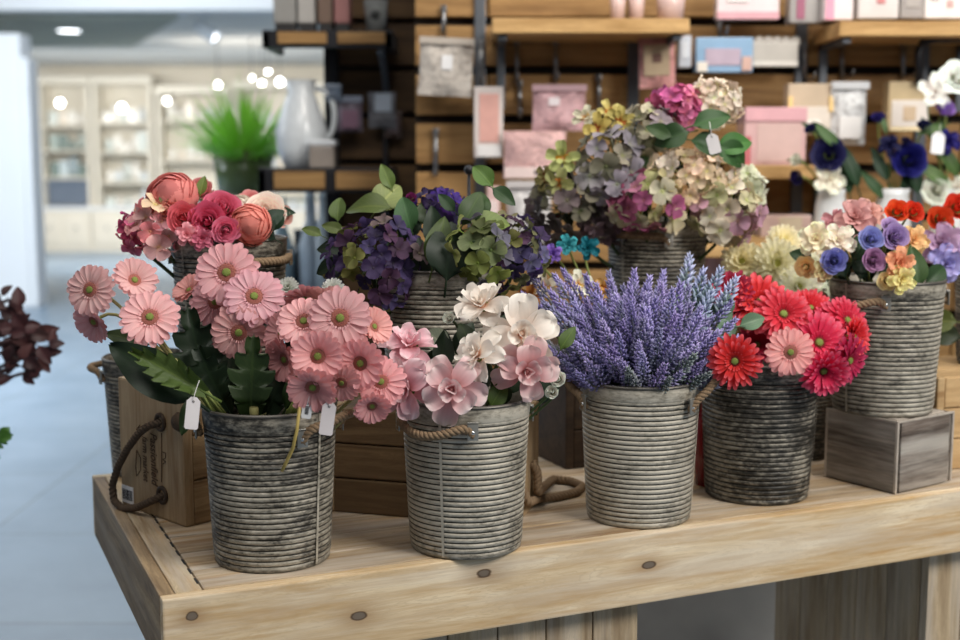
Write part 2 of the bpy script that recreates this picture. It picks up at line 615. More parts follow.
def fluffy_petals(seed, closed=0.0):
    r = random.Random(seed)
    mb = MB()
    ring(mb, 22, .14, -.03, .86, .22, .10, r, e0=.02 + closed, bend=-.20, cup=.3, ruffle=.03, a=.6, notch=.10, fq=8)
    ring(mb, 22, .14, .02, .80, .20, .12, r, e0=.22 + closed, bend=-.20, cup=.3, ruffle=.03, a=.6, notch=.10, fq=8)
    ring(mb, 18, .14, .06, .62, .17, .14, r, e0=.45 + closed, bend=-.15, cup=.3, ruffle=.03, a=.6, notch=.10, fq=8)
    ring(mb, 20, .15, .08, .28, .07, .14, r, e0=.75 + closed * .5, bend=-.2, nl=4, nw=3)
    return mb


def eye_ring_mesh():
    mb = MB()
    lathe(mb, [(.33, -.02), (.32, .05), (.26, .10), (.14, .10), (.02, .09)], 24)
    for k in range(46):
        a = k * 2.39996
        rr = .15 + .17 * (k / 46)
        V = np.array([[-.016, -.016, 0], [.016, -.016, 0], [.016, .016, 0], [-.016, .016, 0], [0, 0, .09]])
        mb.add(V, [(0, 1, 4), (1, 2, 4), (2, 3, 4), (3, 0, 4)], off=(rr * math.cos(a), rr * math.sin(a), .08))
    return mb


def eye_mesh():
    mb = MB()
    lathe(mb, [(.135, .09), (.125, .14), (.08, .17), (.01, .165)], 16)
    for k in range(26):
        a = k * 2.39996
        rr = .125 * math.sqrt(k / 26)
        V = np.array([[-.013, -.013, 0], [.013, -.013, 0], [.013, .013, 0], [-.013, .013, 0], [0, 0, .03]])
        mb.add(V, [(0, 1, 4), (1, 2, 4), (2, 3, 4), (3, 0, 4)], off=(rr * math.cos(a), rr * math.sin(a), .155))
    return mb


def calyx_mesh():
    mb = MB()
    lathe(mb, [(.07, -.34), (.11, -.26), (.22, -.16), (.30, -.02), (.22, .0)], 16)
    return mb


def rose_petals(seed, openness=.5, layers=5, tight=1.0):
    """cupped petals wound round a bud; openness rolls the outer ones outwards"""
    r = random.Random(seed)
    mb = MB()
    lathe(mb, [(.03, -.5), (.12, -.2), (.13, .1), (.07, .42), (.005, .46)], 12, t=[.3, .5, .6, .8, .9])
    n_of = [2, 3, 4, 5, 6, 6][:layers]
    for li, cnt in enumerate(n_of):
        f = li / max(1, layers - 1)
        r1 = (.15 + .60 * f) * tight
        H = 1.14 - .42 * f
        half = 1.25 - .36 * f
        clo = .85 - .75 * f
        curl = openness * f ** 1.3
        for j in range(cnt):
            a0 = li * 1.1 + 2 * PI * j / cnt + r.uniform(-.22, .22)
            tilt = r.uniform(-.05, .05)
            u = np.linspace(0, 1, 8)[:, None]
            v = np.linspace(-1, 1, 9)[None, :]
            edge = 1 - .20 * np.abs(v) ** 2.6 + .05 * (1 - np.abs(v)) ** 2
            uu_ = u * edge
            rad = r1 * np.clip(uu_, 1e-4, 1) ** .55 * (1 - clo * .5 * uu_ ** 3) + curl * np.clip(uu_ - .6, 0, 1) ** 1.5 * 1.9 + tilt * u
            rad = rad + .055 * v * u * (.4 + f) + .025 * np.sin(5 * v + j * 2 + li) * u ** 2
            hh = H * (uu_ - curl * .75 * np.clip(uu_ - .62, 0, 1) ** 1.3) - .5 + .02 * np.sin(4 * v + li + j) * u
            phi = a0 + v * half * (.5 + .5 * np.sqrt(u))
            V = np.stack([rad * np.cos(phi), rad * np.sin(phi), hh + 0 * phi], -1)
            mb.add(V, gridfaces(8, 9), u + 0 * v, v + 0 * u)
    return mb


def ranunculus_petals(seed):
    r = random.Random(seed)
    mb = MB()
    lathe(mb, [(.5, .45), (.3, .62), (.005, .70)], 14, t=[.3, .3, .3])
    for li in range(6):
        f = li / 5
        cnt = 5 + li // 2
        for j in range(cnt):
            a0 = li * .8 + 2 * PI * j / cnt + r.uniform(-.15, .15)
            u = np.linspace(0, 1, 9)[:, None]
            v = np.linspace(-1, 1, 8)[None, :]
            th = u * (2.85 - .95 * f) * (1 - .16 * np.abs(v) ** 2.2) * r.uniform(.95, 1.03)
            Rr = .66 + .32 * f
            phi = a0 + v * (.80 - .1 * f)
            rad = Rr * np.sin(th) * (1 + .05 * v)
            z = -Rr * np.cos(th) * .9
            V = np.stack([rad * np.cos(phi), rad * np.sin(phi), z + 0 * phi], -1)
            mb.add(V, gridfaces(9, 8), u + 0 * v, v + 0 * u)
    return mb


def gardenia_petals(seed, flat=0.0):
    r = random.Random(seed)
    mb = MB()
    ring(mb, 5, .10, -.10, 1.04, .74, .30, r, e0=.42 - flat, bend=-.85, cup=.42, ruffle=.10, nl=11, nw=9, a=.55, base=.25, fq=4.2)
    ring(mb, 4, .08, -.02, .84, .72, .25, r, e0=.85 - flat, bend=-1.05, cup=.5, ruffle=.10, nl=11, nw=9, a=.62, base=.25, fq=4.2)
    ring(mb, 4, .05, .02, .52, .46, .2, r, e0=1.2, bend=-.7, cup=.8, ruffle=.08, nl=9, nw=7, a=.62, base=.3)
    ring(mb, 3, .03, .02, .40, .32, .12, r, e0=1.45, bend=-.25, cup=1.2, ruffle=.05, nl=8, nw=7, a=.62, base=.35)
    lathe(mb, [(.10, -.05), (.08, .2), (.04, .32), (.005, .34)], 10, t=[.0, .1, .15, .2])
    return mb


def mum_petals(seed):
    r = random.Random(seed)
    mb = MB()
    for cnt, L, e0, z in ((20, .85, .0, -.05), (20, .85, .28, 0), (18, .78, .58, .04), (16, .66, .9, .07), (12, .5, 1.2, .1)):
        ring(mb, cnt, .10, z, L, .20, .1, r, e0=e0, bend=.25, cup=.7, nl=6, nw=4, a=.6)
    return mb


def floret_mesh(seed, ruff=.05):
    r = random.Random(seed)
    mb = MB()
    for k in range(4):
        V, Fc, T, S = petal(.95 * r.uniform(.88, 1.06), .98, nl=7, nw=6, e0=.50 + r.uniform(-.3, .25), bend=-.75, cup=.35, ruffle=ruff, rng=r, a=.75, base=.18)
        a = k * PI / 2 + r.uniform(-.15, .15)
        ca, sa = math.cos(a), math.sin(a)
        mb.add(V, Fc, T, S, mat=np.array([[ca, -sa, 0], [sa, ca, 0], [0, 0, 1]]), off=(0, 0, .03 * (k % 2)))
    lathe(mb, [(.10, -.02), (.11, .06), (.05, .11), (.0, .11)], 8, t=[.0] * 4)
    lathe(mb, [(.04, -.9), (.04, 0)], 5, t=[0, 0])
    return mb


def spike_mesh(seed, n=92, Rm=.17, bud=.105):
    """one lavender spike, unit length along +z"""
    r = random.Random(seed)
    mb = MB()
    tube(mb, [(0, 0, -.3), (0, 0, .5), (0, 0, 1.0)], [.02, .02, .008], 5, t=.0)
    O = np.array([[.5, 0, 0], [0, .5, 0], [-.5, 0, 0], [0, -.5, 0], [0, 0, 1.0], [0, 0, -.25]])
    OF = [(0, 1, 4), (1, 2, 4), (2, 3, 4), (3, 0, 4), (1, 0, 5), (2, 1, 5), (3, 2, 5), (0, 3, 5)]
    for k in range(n):
        u = k / n
        rr = Rm * (.55 + .6 * math.sin(PI * min(1, u * 1.05 + .10)) ** .7) * (1 - .55 * u ** 3)
        a = k * 2.39996 + r.uniform(-.3, .3)
        d = Vector((math.cos(a), math.sin(a), .65 + u)).normalized()
        s = bud * r.uniform(.75, 1.2) * (1 - .35 * u)
        A = np.array(axes(d, (0, 0, 0)))[:3, :3] * np.array([s * .62, s * .62, s])
        o = np.array([math.cos(a), math.sin(a), 0]) * rr * .45 + np.array([0, 0, u * .98])
        tt = min(1, max(0, .25 + .6 * u + r.uniform(-.3, .3)))
        mb.add(O @ A.T, OF, t=[tt * .75] * 4 + [min(1, tt + .25), tt * .4], off=o)
    return mb


def leaf_mesh(seed, wid=.42, fold=.25, bend=-.7, lobes=0, ruff=.02, e0=.25, serr=0.):
    """unit length along +x"""
    r = random.Random(seed)
    nl, nw = (26 if lobes else 12), 7
    u = np.linspace(0, 1, nl)
    v = np.linspace(-1, 1, nw)
    th = e0 + bend * u
    x = np.r_[0, np.cumsum(np.cos(th[1:]) * np.diff(u))]
    z = np.r_[0, np.cumsum(np.sin(th[1:]) * np.diff(u))]
    w = wid * np.sin(np.clip(u ** .8, 0, 1) * PI) ** .8 * (1.05 - .25 * u) + .015
    if lobes:
        w = wid * (.25 + .75 * np.sin(np.clip(u * .93 + .07, 0, 1) * PI / 1.25) ** .8) * (1 - (np.clip(u - .45, 0, 1) / .55) ** 1.3 * .93)
        w = w * (.52 + .48 * np.abs(np.sin(PI * lobes * u)) ** .7)
    Y = w[:, None] * v[None] * .5
    X = x[:, None] + (0.10 * np.abs(v)[None] ** 2 * wid * (1 - u)[:, None] if not lobes else -.10 * np.abs(v)[None] * np.cos(2 * PI * lobes * u)[:, None] * .6)
    Z = z[:, None] + fold * np.abs(Y) * 1.0 + ruff * np.sin(9 * u[:, None] + 3 * np.sign(v)[None] + r.uniform(0, 6)) * np.abs(v)[None] ** 1.5
    V = np.stack([X + 0 * Y, Y, Z], -1)
    mb = MB()
    mb.add(V, gridfaces(nl, nw), np.repeat(u[:, None], nw, 1), np.repeat(v[None], nl, 0))
    tube(mb, [(-.22, 0, -.05), (0, 0, 0), (x[nl // 3], 0, z[nl // 3] - .006), (x[-2], 0, z[-2] - .004)], [.018, .016, .012, .004], 5, t=.0)
    return mb


MESH = {}
for k in range(3):
    MESH['ger%d' % k] = gerbera_petals(k).mesh('petals', M_['gerbera'])
    MESH['gerc%d' % k] = gerbera_petals(10 + k, .42).mesh('petals', M_['gerbera'])
    MESH['flu%d' % k] = fluffy_petals(20 + k).mesh('petals', M_['gerbera_red'])
    MESH['fluc%d' % k] = fluffy_petals(30 + k, .45).mesh('petals', M_['gerbera_red'])
    MESH['rose%d' % k] = rose_petals(40 + k, .42, 6, .98).mesh('petals', M_['rose'])
    MESH['rosebud%d' % k] = rose_petals(43 + k, .15, 4).mesh('petals', M_['rose'])
    MESH['open%d' % k] = (rose_petals(46 + k, .6, 5, 1.0) if k == 1 else gardenia_petals(46 + k, -.15)).mesh('petals', M_['rose'])
    MESH['ran%d' % k] = ranunculus_petals(50 + k).mesh('petals', M_['rose'])
    MESH['gard%d' % k] = gardenia_petals(60 + k).mesh('petals', M_['gardenia'])
    MESH['gardp%d' % k] = gardenia_petals(64 + k, .08).mesh('petals', M_['gardenia_pink'])
    MESH['mum%d' % k] = mum_petals(70 + k).mesh('petals', M_['mum'])
    MESH['flo%d' % k] = floret_mesh(80 + k).mesh('floret', M_['hydrangea'])
    MESH['flor%d' % k] = floret_mesh(90 + k, .09).mesh('floret', M_['hydrangea'])
    MESH['tul%d' % k] = rose_petals(100 + k, .3, 4, .8).mesh('petals', M_['tulip'])
    MESH['lily%d' % k] = gardenia_petals(104 + k, -.15).mesh('petals', M_['rose'])
for k in range(4):
    MESH['lav%d' % k] = spike_mesh(110 + k).mesh('flower_spike', M_['lavender'])
    MESH['leaf%d' % k] = leaf_mesh(120 + k, .52 + .05 * k, .3, -.6 - .2 * k).mesh('leaf', M_['leaf'])
MESH['slim'] = leaf_mesh(133, .30, .3, -.5).mesh('leaf', M_['leaf'])
MESH['lobed'] = leaf_mesh(130, .62, .35, -.45, lobes=5, ruff=.045, e0=.25).mesh('leaf', M_['leaf'])
MESH['rippled'] = leaf_mesh(134, .40, .7, -.35, lobes=7, ruff=.05, e0=.2).mesh('leaf', M_['leaf'])
MESH['blade'] = leaf_mesh(131, .40, .3, -.9, lobes=0, ruff=.035, e0=.5).mesh('leaf', M_['leaf'])
MESH['ring'] = eye_ring_mesh().mesh('floret_ring', M_['eye_ring'])
MESH['ringr'] = eye_ring_mesh().mesh('floret_ring', M_['eye_red'])
MESH['eye'] = eye_mesh().mesh('eye', M_['eye'])
q_ = MB()
lathe(q_, [(.26, .06), (.22, .16), (.12, .20), (.005, .20)], 18)
MESH['mumeye'] = q_.mesh('flower_centre', plain('chrysanthemum_centre', hx('b9bd6c'), .8, 0, .2, .2, 120))
MESH['calyx'] = calyx_mesh().mesh('calyx', M_['calyx'])


def stem_part(root, M, head, n, foot, r=.0022, m='stem', pull=.35, via=None):
    head, foot, n = Vector(head), Vector(foot), Vector(n).normalized()
    d = (head - foot).length
    mb = MB()
    if via is not None:
        dv = (head - via).length
        a_ = bez(head - n * .004, head - n * dv * .3, via + (head - via) * .3, via, 12)
        b_ = bez(via, via - (head - via) * .12, foot + Vector((0, 0, .05)), foot, 8)
        tube(mb, np.concatenate([a_, b_[1:]]), r, 6)
    else:
        tube(mb, bez(head - n * .004, head - n * d * pull, foot + Vector((0, 0, d * .45)), foot, 14), r, 6)
    return mb.obj('stem', M_[m], root, inv=M.inverted())


def facing(nx, nz, back=False):
    y2 = max(0.02, 1 - nx * nx - nz * nz)
    return Vector((nx, math.sqrt(y2) * (1 if back else -1), nz)).normalized()


def flower(name, label, cat, px, py, r_px, y, nx, nz, mesh, color, foot, group, back=False, ring_mesh=None, calyx=True, stem='stem', leaves=(), stem_r=.0022, zscale=None, part='petals', via=None):
    p = P(px, py, y)
    r = r_px * p.y / F * 1.02
    n = facing(nx, nz, back)
    M = axes(n, p, R.uniform(0, 6.28), r)
    o = thing(name, label, cat, M, group=group)
    link(part, MESH[mesh], o, color)
    if ring_mesh:
        rg = link('flower_centre', MESH[ring_mesh], o)
        link('eye', MESH['eye'], rg)
    if calyx:
        link('calyx', MESH['calyx'], o)
    if foot is not None:
        stem_part(o, M, p - n * r * .25, n, foot, stem_r, stem, via=via)
    Mi = M.inverted()
    for lf in leaves:
        add_leaf(o, Mi, *lf)
    return o, M


def add_leaf(root, Mi, px, py, y, ang, ln_px, nx, nz, color, kind='leaf0', tilt=0.0):
    """a leaf whose base shows at px,py and whose length runs ang degrees (0 = right, 90 = up) on the picture"""
    p = P(px, py, y)
    L = ln_px * y / F
    color = tuple(.66 * c_ + .012 * (color[0] + color[1]) for c_ in color)
    n = facing(nx, nz)
    d = Vector((math.cos(math.radians(ang)), tilt, math.sin(math.radians(ang)))).normalized()
    d = (d - n * d.dot(n)).normalized()
    w = n.cross(d)
    Mw = Matrix((d, w, n)).transposed().to_4x4() @ Matrix.Scale(L, 4)
    Mw.translation = p
    o = link('leaf', MESH[kind], root, color, (Mi @ Mw) if Mi is not None else Mw)
    return o


# ------------------------------------------------------------------ setting: floor, walls, ceiling, far shop
n = NT('glossy_grey_floor')
tc = n.coords((1, 1, 1))
br = n.n('ShaderNodeTexBrick', offset=0.0)
br.inputs['Scale'].default_value = 1.0
br.inputs['Brick Width'].default_value = .9
br.inputs['Row Height'].default_value = .9
br.inputs['Mortar Size'].default_value = .004
br.inputs['Color1'].default_value = c4(hx('7b90a4'))
br.inputs['Color2'].default_value = c4(hx('8599ac'))
br.inputs['Mortar'].default_value = c4(hx('5d6a73'))
n.l(tc, br.inputs['Vector'])
nz_ = n.noise(tc, 2.2, 5, .6)
c = n.mix(br.outputs['Color'], (.62, .66, .70), n.ramp(nz_, [(.35, (0,) * 3), (.75, (.7,) * 3)]), 'MULTIPLY')
n.done(c, n.math('MULTIPLY_ADD', nz_, .25, .22), 0, .5)
M_['floor'] = n.m
M_['whitewall'] = plain('white_paint', hx('e8ecf0'), .7, 0, .3, .02, 4)
M_['cream'] = plain('cream_paint', hx('dcd6c8'), .6, 0, .3, .04, 4)
M_['greysoffit'] = plain('grey_soffit', hx('a3a89c'), .7, 0, .3, .05, 3)
M_['ceilingwhite'] = plain('ceiling_white', hx('d9d9d6'), .7, 0, .3, .03, 3)

mb = MB()
box(mb, -14, 9, -3, 21, -.05, 0)
structure(mb.obj('floor', M_['floor'], smooth=False))
mb = MB()
box(mb, -14, 9, 19.6, 19.8, 0, 2.85)
structure(mb.obj('wall_far', M_['cream'], smooth=False))
mb = MB()
box(mb, -14, 9, 12.3, 20, 2.78, 2.9)
structure(mb.obj('ceiling', M_['ceilingwhite'], smooth=False))
mb = MB()
box(mb, -14, 9, 12.0, 12.25, 2.74, 3.6)
structure(mb.obj('trim_1', M_['whitewall'], smooth=False))
# dark grey dropped soffit and the pale slanted trim beside it
mb = MB()
s0, s1, s2 = P(-40, 19, 12.5), P(182, 22, 12.5), P(128, 46, 15.2)
V = [(-14, 12.35, 2.76), (s1.x, 12.35, 2.76), (s2.x, 15.4, 2.76), (-14, 15.4, 2.76)]
V += [(a, b, 2.70) for a, b, _ in V]
mb.add(V, [(0, 1, 2, 3), (7, 6, 5, 4), (0, 4, 5, 1), (1, 5, 6, 2), (2, 6, 7, 3), (3, 7, 4, 0)])
structure(mb.obj('ceiling_panel', M_['greysoffit'], smooth=False))
# free-standing white pillar at the left
w0 = P(33, 200, 11.7)
mb = MB()
box(mb, w0.x - 1.6, w0.x - .06, 11.7, 12.0, 0, 2.50, .01)
box(mb, w0.x - .10, w0.x, 11.72, 11.98, 0, 2.28, .01)
structure(mb.obj('pillar', M_['whitewall'], smooth=False))

t = thing('ceiling_lamp', 'oval white lamp let into the grey soffit over the shop', 'lamp', loc=P(69, 30, 13.4).to_tuple()[:2] + (2.70,))
mb = MB()
lathe(mb, [(.12, -.012), (.135, -.016), (.14, 0), (.12, 0)], 24)
mb.obj('lamp_ring', M_['whitewall'], t)
mb = MB()
lathe(mb, [(.001, -.01), (.118, -.012)], 24)
mb.obj('diffuser', M_['panel_light'], t)
# white spot lamp on the ceiling
p = P(206, 32, 12.9)
t = thing('ceiling_spotlight', 'white cylinder spotlight under the shop ceiling beside the slanted edge', 'spotlight', axes((.9, -.2, -.5), p))
mb = MB()
lathe(mb, [(.001, -.13), (.055, -.13), (.075, .10), (.07, .13), (.06, .10)], 20)
mb.obj('lamp_body', M_['whitewall'], t)
mb = MB()
lathe(mb, [(.001, .09), (.065, .09)], 20)
mb.obj('lens', M_['panel_light'], t)
mb = MB()
tube(mb, [p + Vector((-.02, 0, 0)), Vector((p.x - .02, p.y, 2.78))], .015, 8)
mb.obj('bracket', M_['whitewall'], t, inv=axes((.9, -.2, -.5), p).inverted())

# --- far cream cabinets with lit shelves
YC = 19.0
KF = YC / F


def fx(px):
    return (px - 480) / F * YC / math.cos(PITCH) * math.cos(PITCH)


def fz(py):
    return P(100, py, YC).z


def fxx(px):
    return P(px, 150, YC).x


bays = [(38, 90, (85, 125, 150, 177, 205), 'grey', 'far cream cabinet nearest the white pillar, its lowest shelf dark blue-grey'),
        (93, 152, (85, 122, 152, 182, 205), 'cream', 'far cream cabinet with three lit shelves, second from the white pillar'),
        (156, 230, (95, 120, 160, 205), 'cream', 'far cream cabinet with a glaring white top shelf, beside the green grass'),
        (234, 325, (90, 130, 170, 205), 'pale', 'far pale cabinet behind the green grass and glass jug')]
for bi, (x0, x1, zs, kd, lab) in enumerate(bays):
    X0, X1 = fxx(x0), fxx(x1)
    t = thing('display_cabinet', lab, 'cabinet', loc=(X0, YC, 0))
    W_ = X1 - X0
    mb = MB()
    box(mb, 0, W_, .45, .5, .66, fz(zs[0]) + .05)
    mb.obj('back_panel', M_['cream'], t, False)
    mb = MB()
    for a in (0, W_ - .06):
        box(mb, a, a + .06, .02, .5, .66, fz(zs[0]) + .08, .008)
    box(mb, -.015, W_ + .015, 0, .5, fz(zs[0]) + .02, fz(zs[0]) + .14, .02)
    mb.obj('cabinet_frame', M_['cream'], t, False)
    for zz in zs[1:-1]:
        mb = MB()
        box(mb, .06, W_ - .06, .04, .45, fz(zz) - .03, fz(zz))
        mb.obj('shelf', M_['cream'], t, False)
    mb = MB()
    box(mb, -.015, W_ + .015, -.15, .5, 0, .62, .01)
    mb.obj('base_cabinet', M_['cream'], t, False)
    mb = MB()
    box(mb, -.02, W_ + .02, -.18, .5, .62, .66, .01)
    mb.obj('counter', M_['whitewall'], t, False)
    nd = 2 if W_ < 1.1 else 3
    for k in range(nd):
        mb = MB()
        a = W_ * k / nd + .03
        b = W_ * (k + 1) / nd - .03
        box(mb, a, b, -.17, -.15, .10, .58, .01)
        box(mb, a + .07, b - .07, -.175, -.165, .17, .51, .01)
        d = mb.obj('door', M_['cream'], t, False)
        mb = MB()
        lathe(mb, [(.001, .03), (.02, .025), (.012, 0)], 10, mat=axes((0, -1, 0), ((a + b) / 2, -.175, .36)))
        mb.obj('knob', M_['chrome'], d)
    # goods on each shelf
    levels = list(zs[1:])
    for li, zz in enumerate(levels):
        zb = fz(zz) if li < len(levels) - 1 else .66
        if kd == 'grey' and li == len(levels) - 1:
            for k in range(5):
                mb = MB()
                w_ = (W_ - .16) / 5
                for q in range(4):
                    box(mb, .005 + q * w_ / 4, (q + .8) * w_ / 4, -.02 - .02 * (q % 2), .01, .02, fz(178) - zb - .06, .006)
                box(mb, 0, w_ * .95, -.03, .02, fz(178) - zb - .08, fz(178) - zb - .03, .006)
                o = mb.obj('folded_curtain', M_['matte'], None, False, color=hx('7d8a9c'))
                o.location = (X0 + .08 + k * w_, YC + .15, zb)
                tag(o, 'blue-grey fabric hanging in the lowest bay of the cabinet by the pillar', 'curtain', 'blue-grey fabrics in the far cabinet')
            continue
        cnt = max(3, int(W_ / .17))
        for k in range(cnt):
            h = R.uniform(.14, .30)
            rr = R.uniform(.05, .075)
            mb = MB()
            kind = R.choice(['jar', 'box', 'vase'])
            if kind == 'box':
                box(mb, -rr, rr, -rr, rr, 0, h * .8, .008)
                box(mb, -rr * 1.05, rr * 1.05, -rr * 1.05, rr * 1.05, h * .8, h, .008)
            elif kind == 'jar':
                lathe(mb, [(.001, 0), (rr, 0), (rr * 1.05, h * .7), (rr * .7, h * .8), (rr * .75, h * .83), (rr * .75, h), (.001, h)], 16)
            else:
                lathe(mb, [(.001, 0), (rr * .6, 0), (rr, h * .45), (rr * .4, h * .8), (rr * .6, h), (rr * .5, h), (.001, h * .7)], 16)
            pal = ['f2f0ea', 'e9e6df', 'd7dde0', 'cfd6d2', 'ece3d6'] if kd != 'grey' or li == 0 else ['7e8e8a', 'aab7b2', '98a7ad', 'c6d2d6']
            o = mb.obj('storage_box' if kind == 'box' else 'ceramic_' + kind, M_['gloss'], None, kind != 'box', color=hx(R.choice(pal)))
            o.location = (X0 + .12 + (W_ - .24) * (k + .5) / cnt, YC + .22, zb)
            which = ['top', 'second', 'third', 'lowest'][min(li, 3)]
            whose = ['cabinet by the white pillar', 'cream cabinet second from the pillar', 'cream cabinet beside the grass', 'pale cabinet behind the grass'][bi]
            what = {'box': 'pale storage box', 'jar': 'pale lidded jar', 'vase': 'small pale vase'}[kind]
            tag(o, '%s on the %s shelf of the far %s' % (what, which, whose), kind, 'goods in the far cabinets')

# small bright lamps that glow as round spots
for k, (px, py, y, rr, lab) in enumerate([
        (218, 85, 15., .028, 'bright round bulb beside the top of the green grass'),
        (262, 83, 15., .022, 'round bulb above the glass jug, nearest the grass'),
        (280, 82, 15., .034, 'largest glaring bulb above the glass jug'),
        (268, 72, 15., .018, 'small bulb topmost of the glaring cluster above the jug'),
        (252, 78, 15., .014, 'faint small bulb at the grass side of the glaring cluster'),
        (167, 101, 18.7, .035, 'round glow lamp at the top of the far cabinet beside the grass'),
        (60, 103, 18.7, .045, 'round glow lamp at the top of the cabinet by the white pillar'),
        (122, 108, 18.7, .05, 'wide glow lamp at the top of the second far cabinet')]):
    p = P(px, py, y)
    t = thing('bulb_lamp', lab, 'lamp', loc=p)
    mb = MB()
    lathe(mb, [(.001, -rr), (rr * .7, -rr * .7), (rr, 0), (rr * .7, rr * .7), (rr * .3, rr)], 14)
    mb.obj('bulb', M_['bulb'], t)
    mb = MB()
    lathe(mb, [(rr * .35, rr * .9), (rr * .35, rr * 1.8), (.001, rr * 1.8)], 10)
    if py < 100:
        tube(mb, [(0, 0, rr * 1.8), (0, 0, 2.78 - p.z)], .006, 5)
    else:
        tube(mb, [(0, 0, rr * 1.8), (0, .1, rr * 1.9), (0, .44, rr * 1.9)], .006, 5)
    mb.obj('socket', M_['chrome'], t)

# ------------------------------------------------------------------ glass stand with the grass, beyond the buckets
YS = 5.2
kS = YS / F
xl, xr = P(196, 160, YS).x, P(334, 160, YS).x
t = thing('glass_stand', 'tall chrome stand with glass shelves under the green grass', 'display stand', loc=(xl, YS, 0))
Ws = xr - xl
zt = P(240, 197, YS).z
zlow = P(300, 304, YS).z
for zz, nm in ((zt, 'top_shelf'), (zlow, 'lower_shelf')):
    mb = MB()
    box(mb, 0, Ws, -.05, .5, zz - (.016 if nm == 'top_shelf' else .06), zz, .003)
    mb.obj(nm, M_['gloss'] if nm == 'lower_shelf' else M_['glass'], t, False, color=hx('1d3a42'))
for a in (.02, Ws - .02):
    for b in (-.03, .48):
        mb = MB()
        tube(mb, [(a, b, 0), (a, b, zt - .018)], .009, 8)
        mb.obj('post', M_['chrome'], t)
# potted grass in a glass vase
gx = P(243, 158, YS + .15)
t = thing('potted_grass', 'tuft of bright green artificial grass in a glass vase', 'plant', loc=(gx.x, YS + .15, zt))
mb = MB()
lathe(mb, [(.001, .004), (.105, .004), (.13, .19), (.125, .19), (.10, .012), (.001, .012)], 28)
mb.obj('vase', M_['gloss'], t, color=hx('5f6e44'))
mb = MB()
lathe(mb, [(.001, .014), (.097, .014), (.121, .182), (.001, .186)], 20)
mb.obj('moss', M_['leaf'], t, color=hx('66763a'))
mb = MB()
for k in range(340):
    a = R.uniform(0, 2 * PI)
    q = R.random() ** .6
    th = q * 1.12
    L = .40 * (1.05 - .25 * q) * R.uniform(.75, 1.1)
    d = Vector((math.sin(th) * math.cos(a), math.sin(th) * math.sin(a), math.cos(th)))
    b0 = Vector((d.x * .08, d.y * .08, .13))
    side = d.cross(Vector((0, 0, 1)) if abs(d.z) < .95 else Vector((1, 0, 0))).normalized()
    u = np.linspace(0, 1, 7)
    pts = [b0 + d * L * x + Vector((d.x, d.y, -.9)) * (.10 * x * x * q) for x in u]
    V = []
    for x, pp in zip(u, pts):
        w_ = .009 * (1 - x) ** .6
        V += [pp - side * w_, pp + side * w_]
    mb.add([tuple(v_) for v_ in V], gridfaces(7, 2), t=np.repeat(u, 2), sv=[-1, 1] * 7)
mb.obj('grass_blades', M_['leaf'], t, color=hx('a6e65a'))
# bottles and vases on the lower shelf
for k, (px, h, rr, colr, lab) in enumerate([
        (285, .44, .05, 'a8c4d2', 'pale blue glass bottle nearest the pink rose bucket on the lower glass shelf'),
        (300, .30, .06, '2c3038', 'dark glass vase on the lower glass shelf behind the pink rose bucket'),
        (314, .48, .05, 'c8d6e4', 'tall pale glass bottle on the lower glass shelf beside the dark vase'),
        (328, .40, .055, 'b9cfd8', 'squat pale glass bottle at the end of the lower glass shelf'),
        (340, .5, .055, 'd6e2ea', 'tall white frosted vase behind the purple hydrangeas')]):
    p = P(px, 300, YS + .12)
    mb = MB()
    lathe(mb, [(.001, 0), (rr, 0), (rr * 1.05, h * .5), (rr * .45, h * .72), (rr * .4, h * .95), (rr * .55, h), (rr * .4, h), (rr * .32, h * .9), (.001, h * .6)], 20)
    o = mb.obj('glass_vase', M_['gloss'], None, color=hx(colr))
    o.location = (min(p.x, xr - .05), YS + .06 + .09 * (k % 2), zlow)
    tag(o, lab, 'vase')
# glittering beads
for k, (px, py, lab) in enumerate([(350, 233, 'small sparkling glass ball above the purple hydrangeas by the frosted vase')]):
    p = P(px, 300, YS)
    mb = MB()
    rr = .018
    lathe(mb, [(.001, 0), (rr * .7, rr * .3), (rr, rr), (rr * .7, rr * 1.7), (.001, rr * 2)], 14)
    o = mb.obj('glass_ball', M_['chrome'], None)
    o.location = (min(p.x, xr - .03), YS - .03, zlow)
    tag(o, lab, 'ball')

# ------------------------------------------------------------------ rack wall behind the table
YR = 3.9
kR = YR / F


def rx(px):
    return P(px, 160, YR).x


def rz(py):
    return P(480, py, YR).z


rack = thing('timber_rack', 'tall rack of horizontal brown timber boards with dark gaps behind the flowers', 'rack', loc=(rx(415), YR, 0))
x0r, x1r = 0.0, 2.9
mb = MB()
box(mb, 0, x1r, .05, .09, 0, 2.3)
mb.obj('back_panel', M_['backing'], rack, False)
gaps = [21 + 49 * k for k in range(-4, 13)]
mb = MB()
box(mb, -.3, x1r, -.62, -.02, 0, .27, .006)
mb.obj('added_plinth', plain('mottled_grey_added_plinth', hx('a2a09c'), .6, 0, .3, .35, 6), rack, False)  # plinth added to darken the gap under the table
splits = [0, rx(488) - rx(415), rx(634) - rx(415), rx(800) - rx(415), rx(960) - rx(415), x1r]
for k in range(len(gaps) - 1):
    za, zb = rz(gaps[k + 1] - 4.4), rz(gaps[k] + 4.4)
    if zb < .02:
        continue
    for j in range(len(splits) - 1):
        if splits[j] > 2.2 and not (80 < gaps[k] < 480):
            continue
        if j == 1 and k % 3 == 1:
            continue
        a = splits[j]
        b = splits[j + 1 if not (j == 0 and k % 3 == 1) else 2]
        mb = MB()
        box(mb, -(b - a) / 2 + .003, (b - a) / 2 - .003, 0, .045, 0, zb - max(za, .01), .004)
        o = mb.obj('slat_board', M_['rackwood'], rack, False)
        o.location = ((a + b) / 2, 0, max(za, .01))
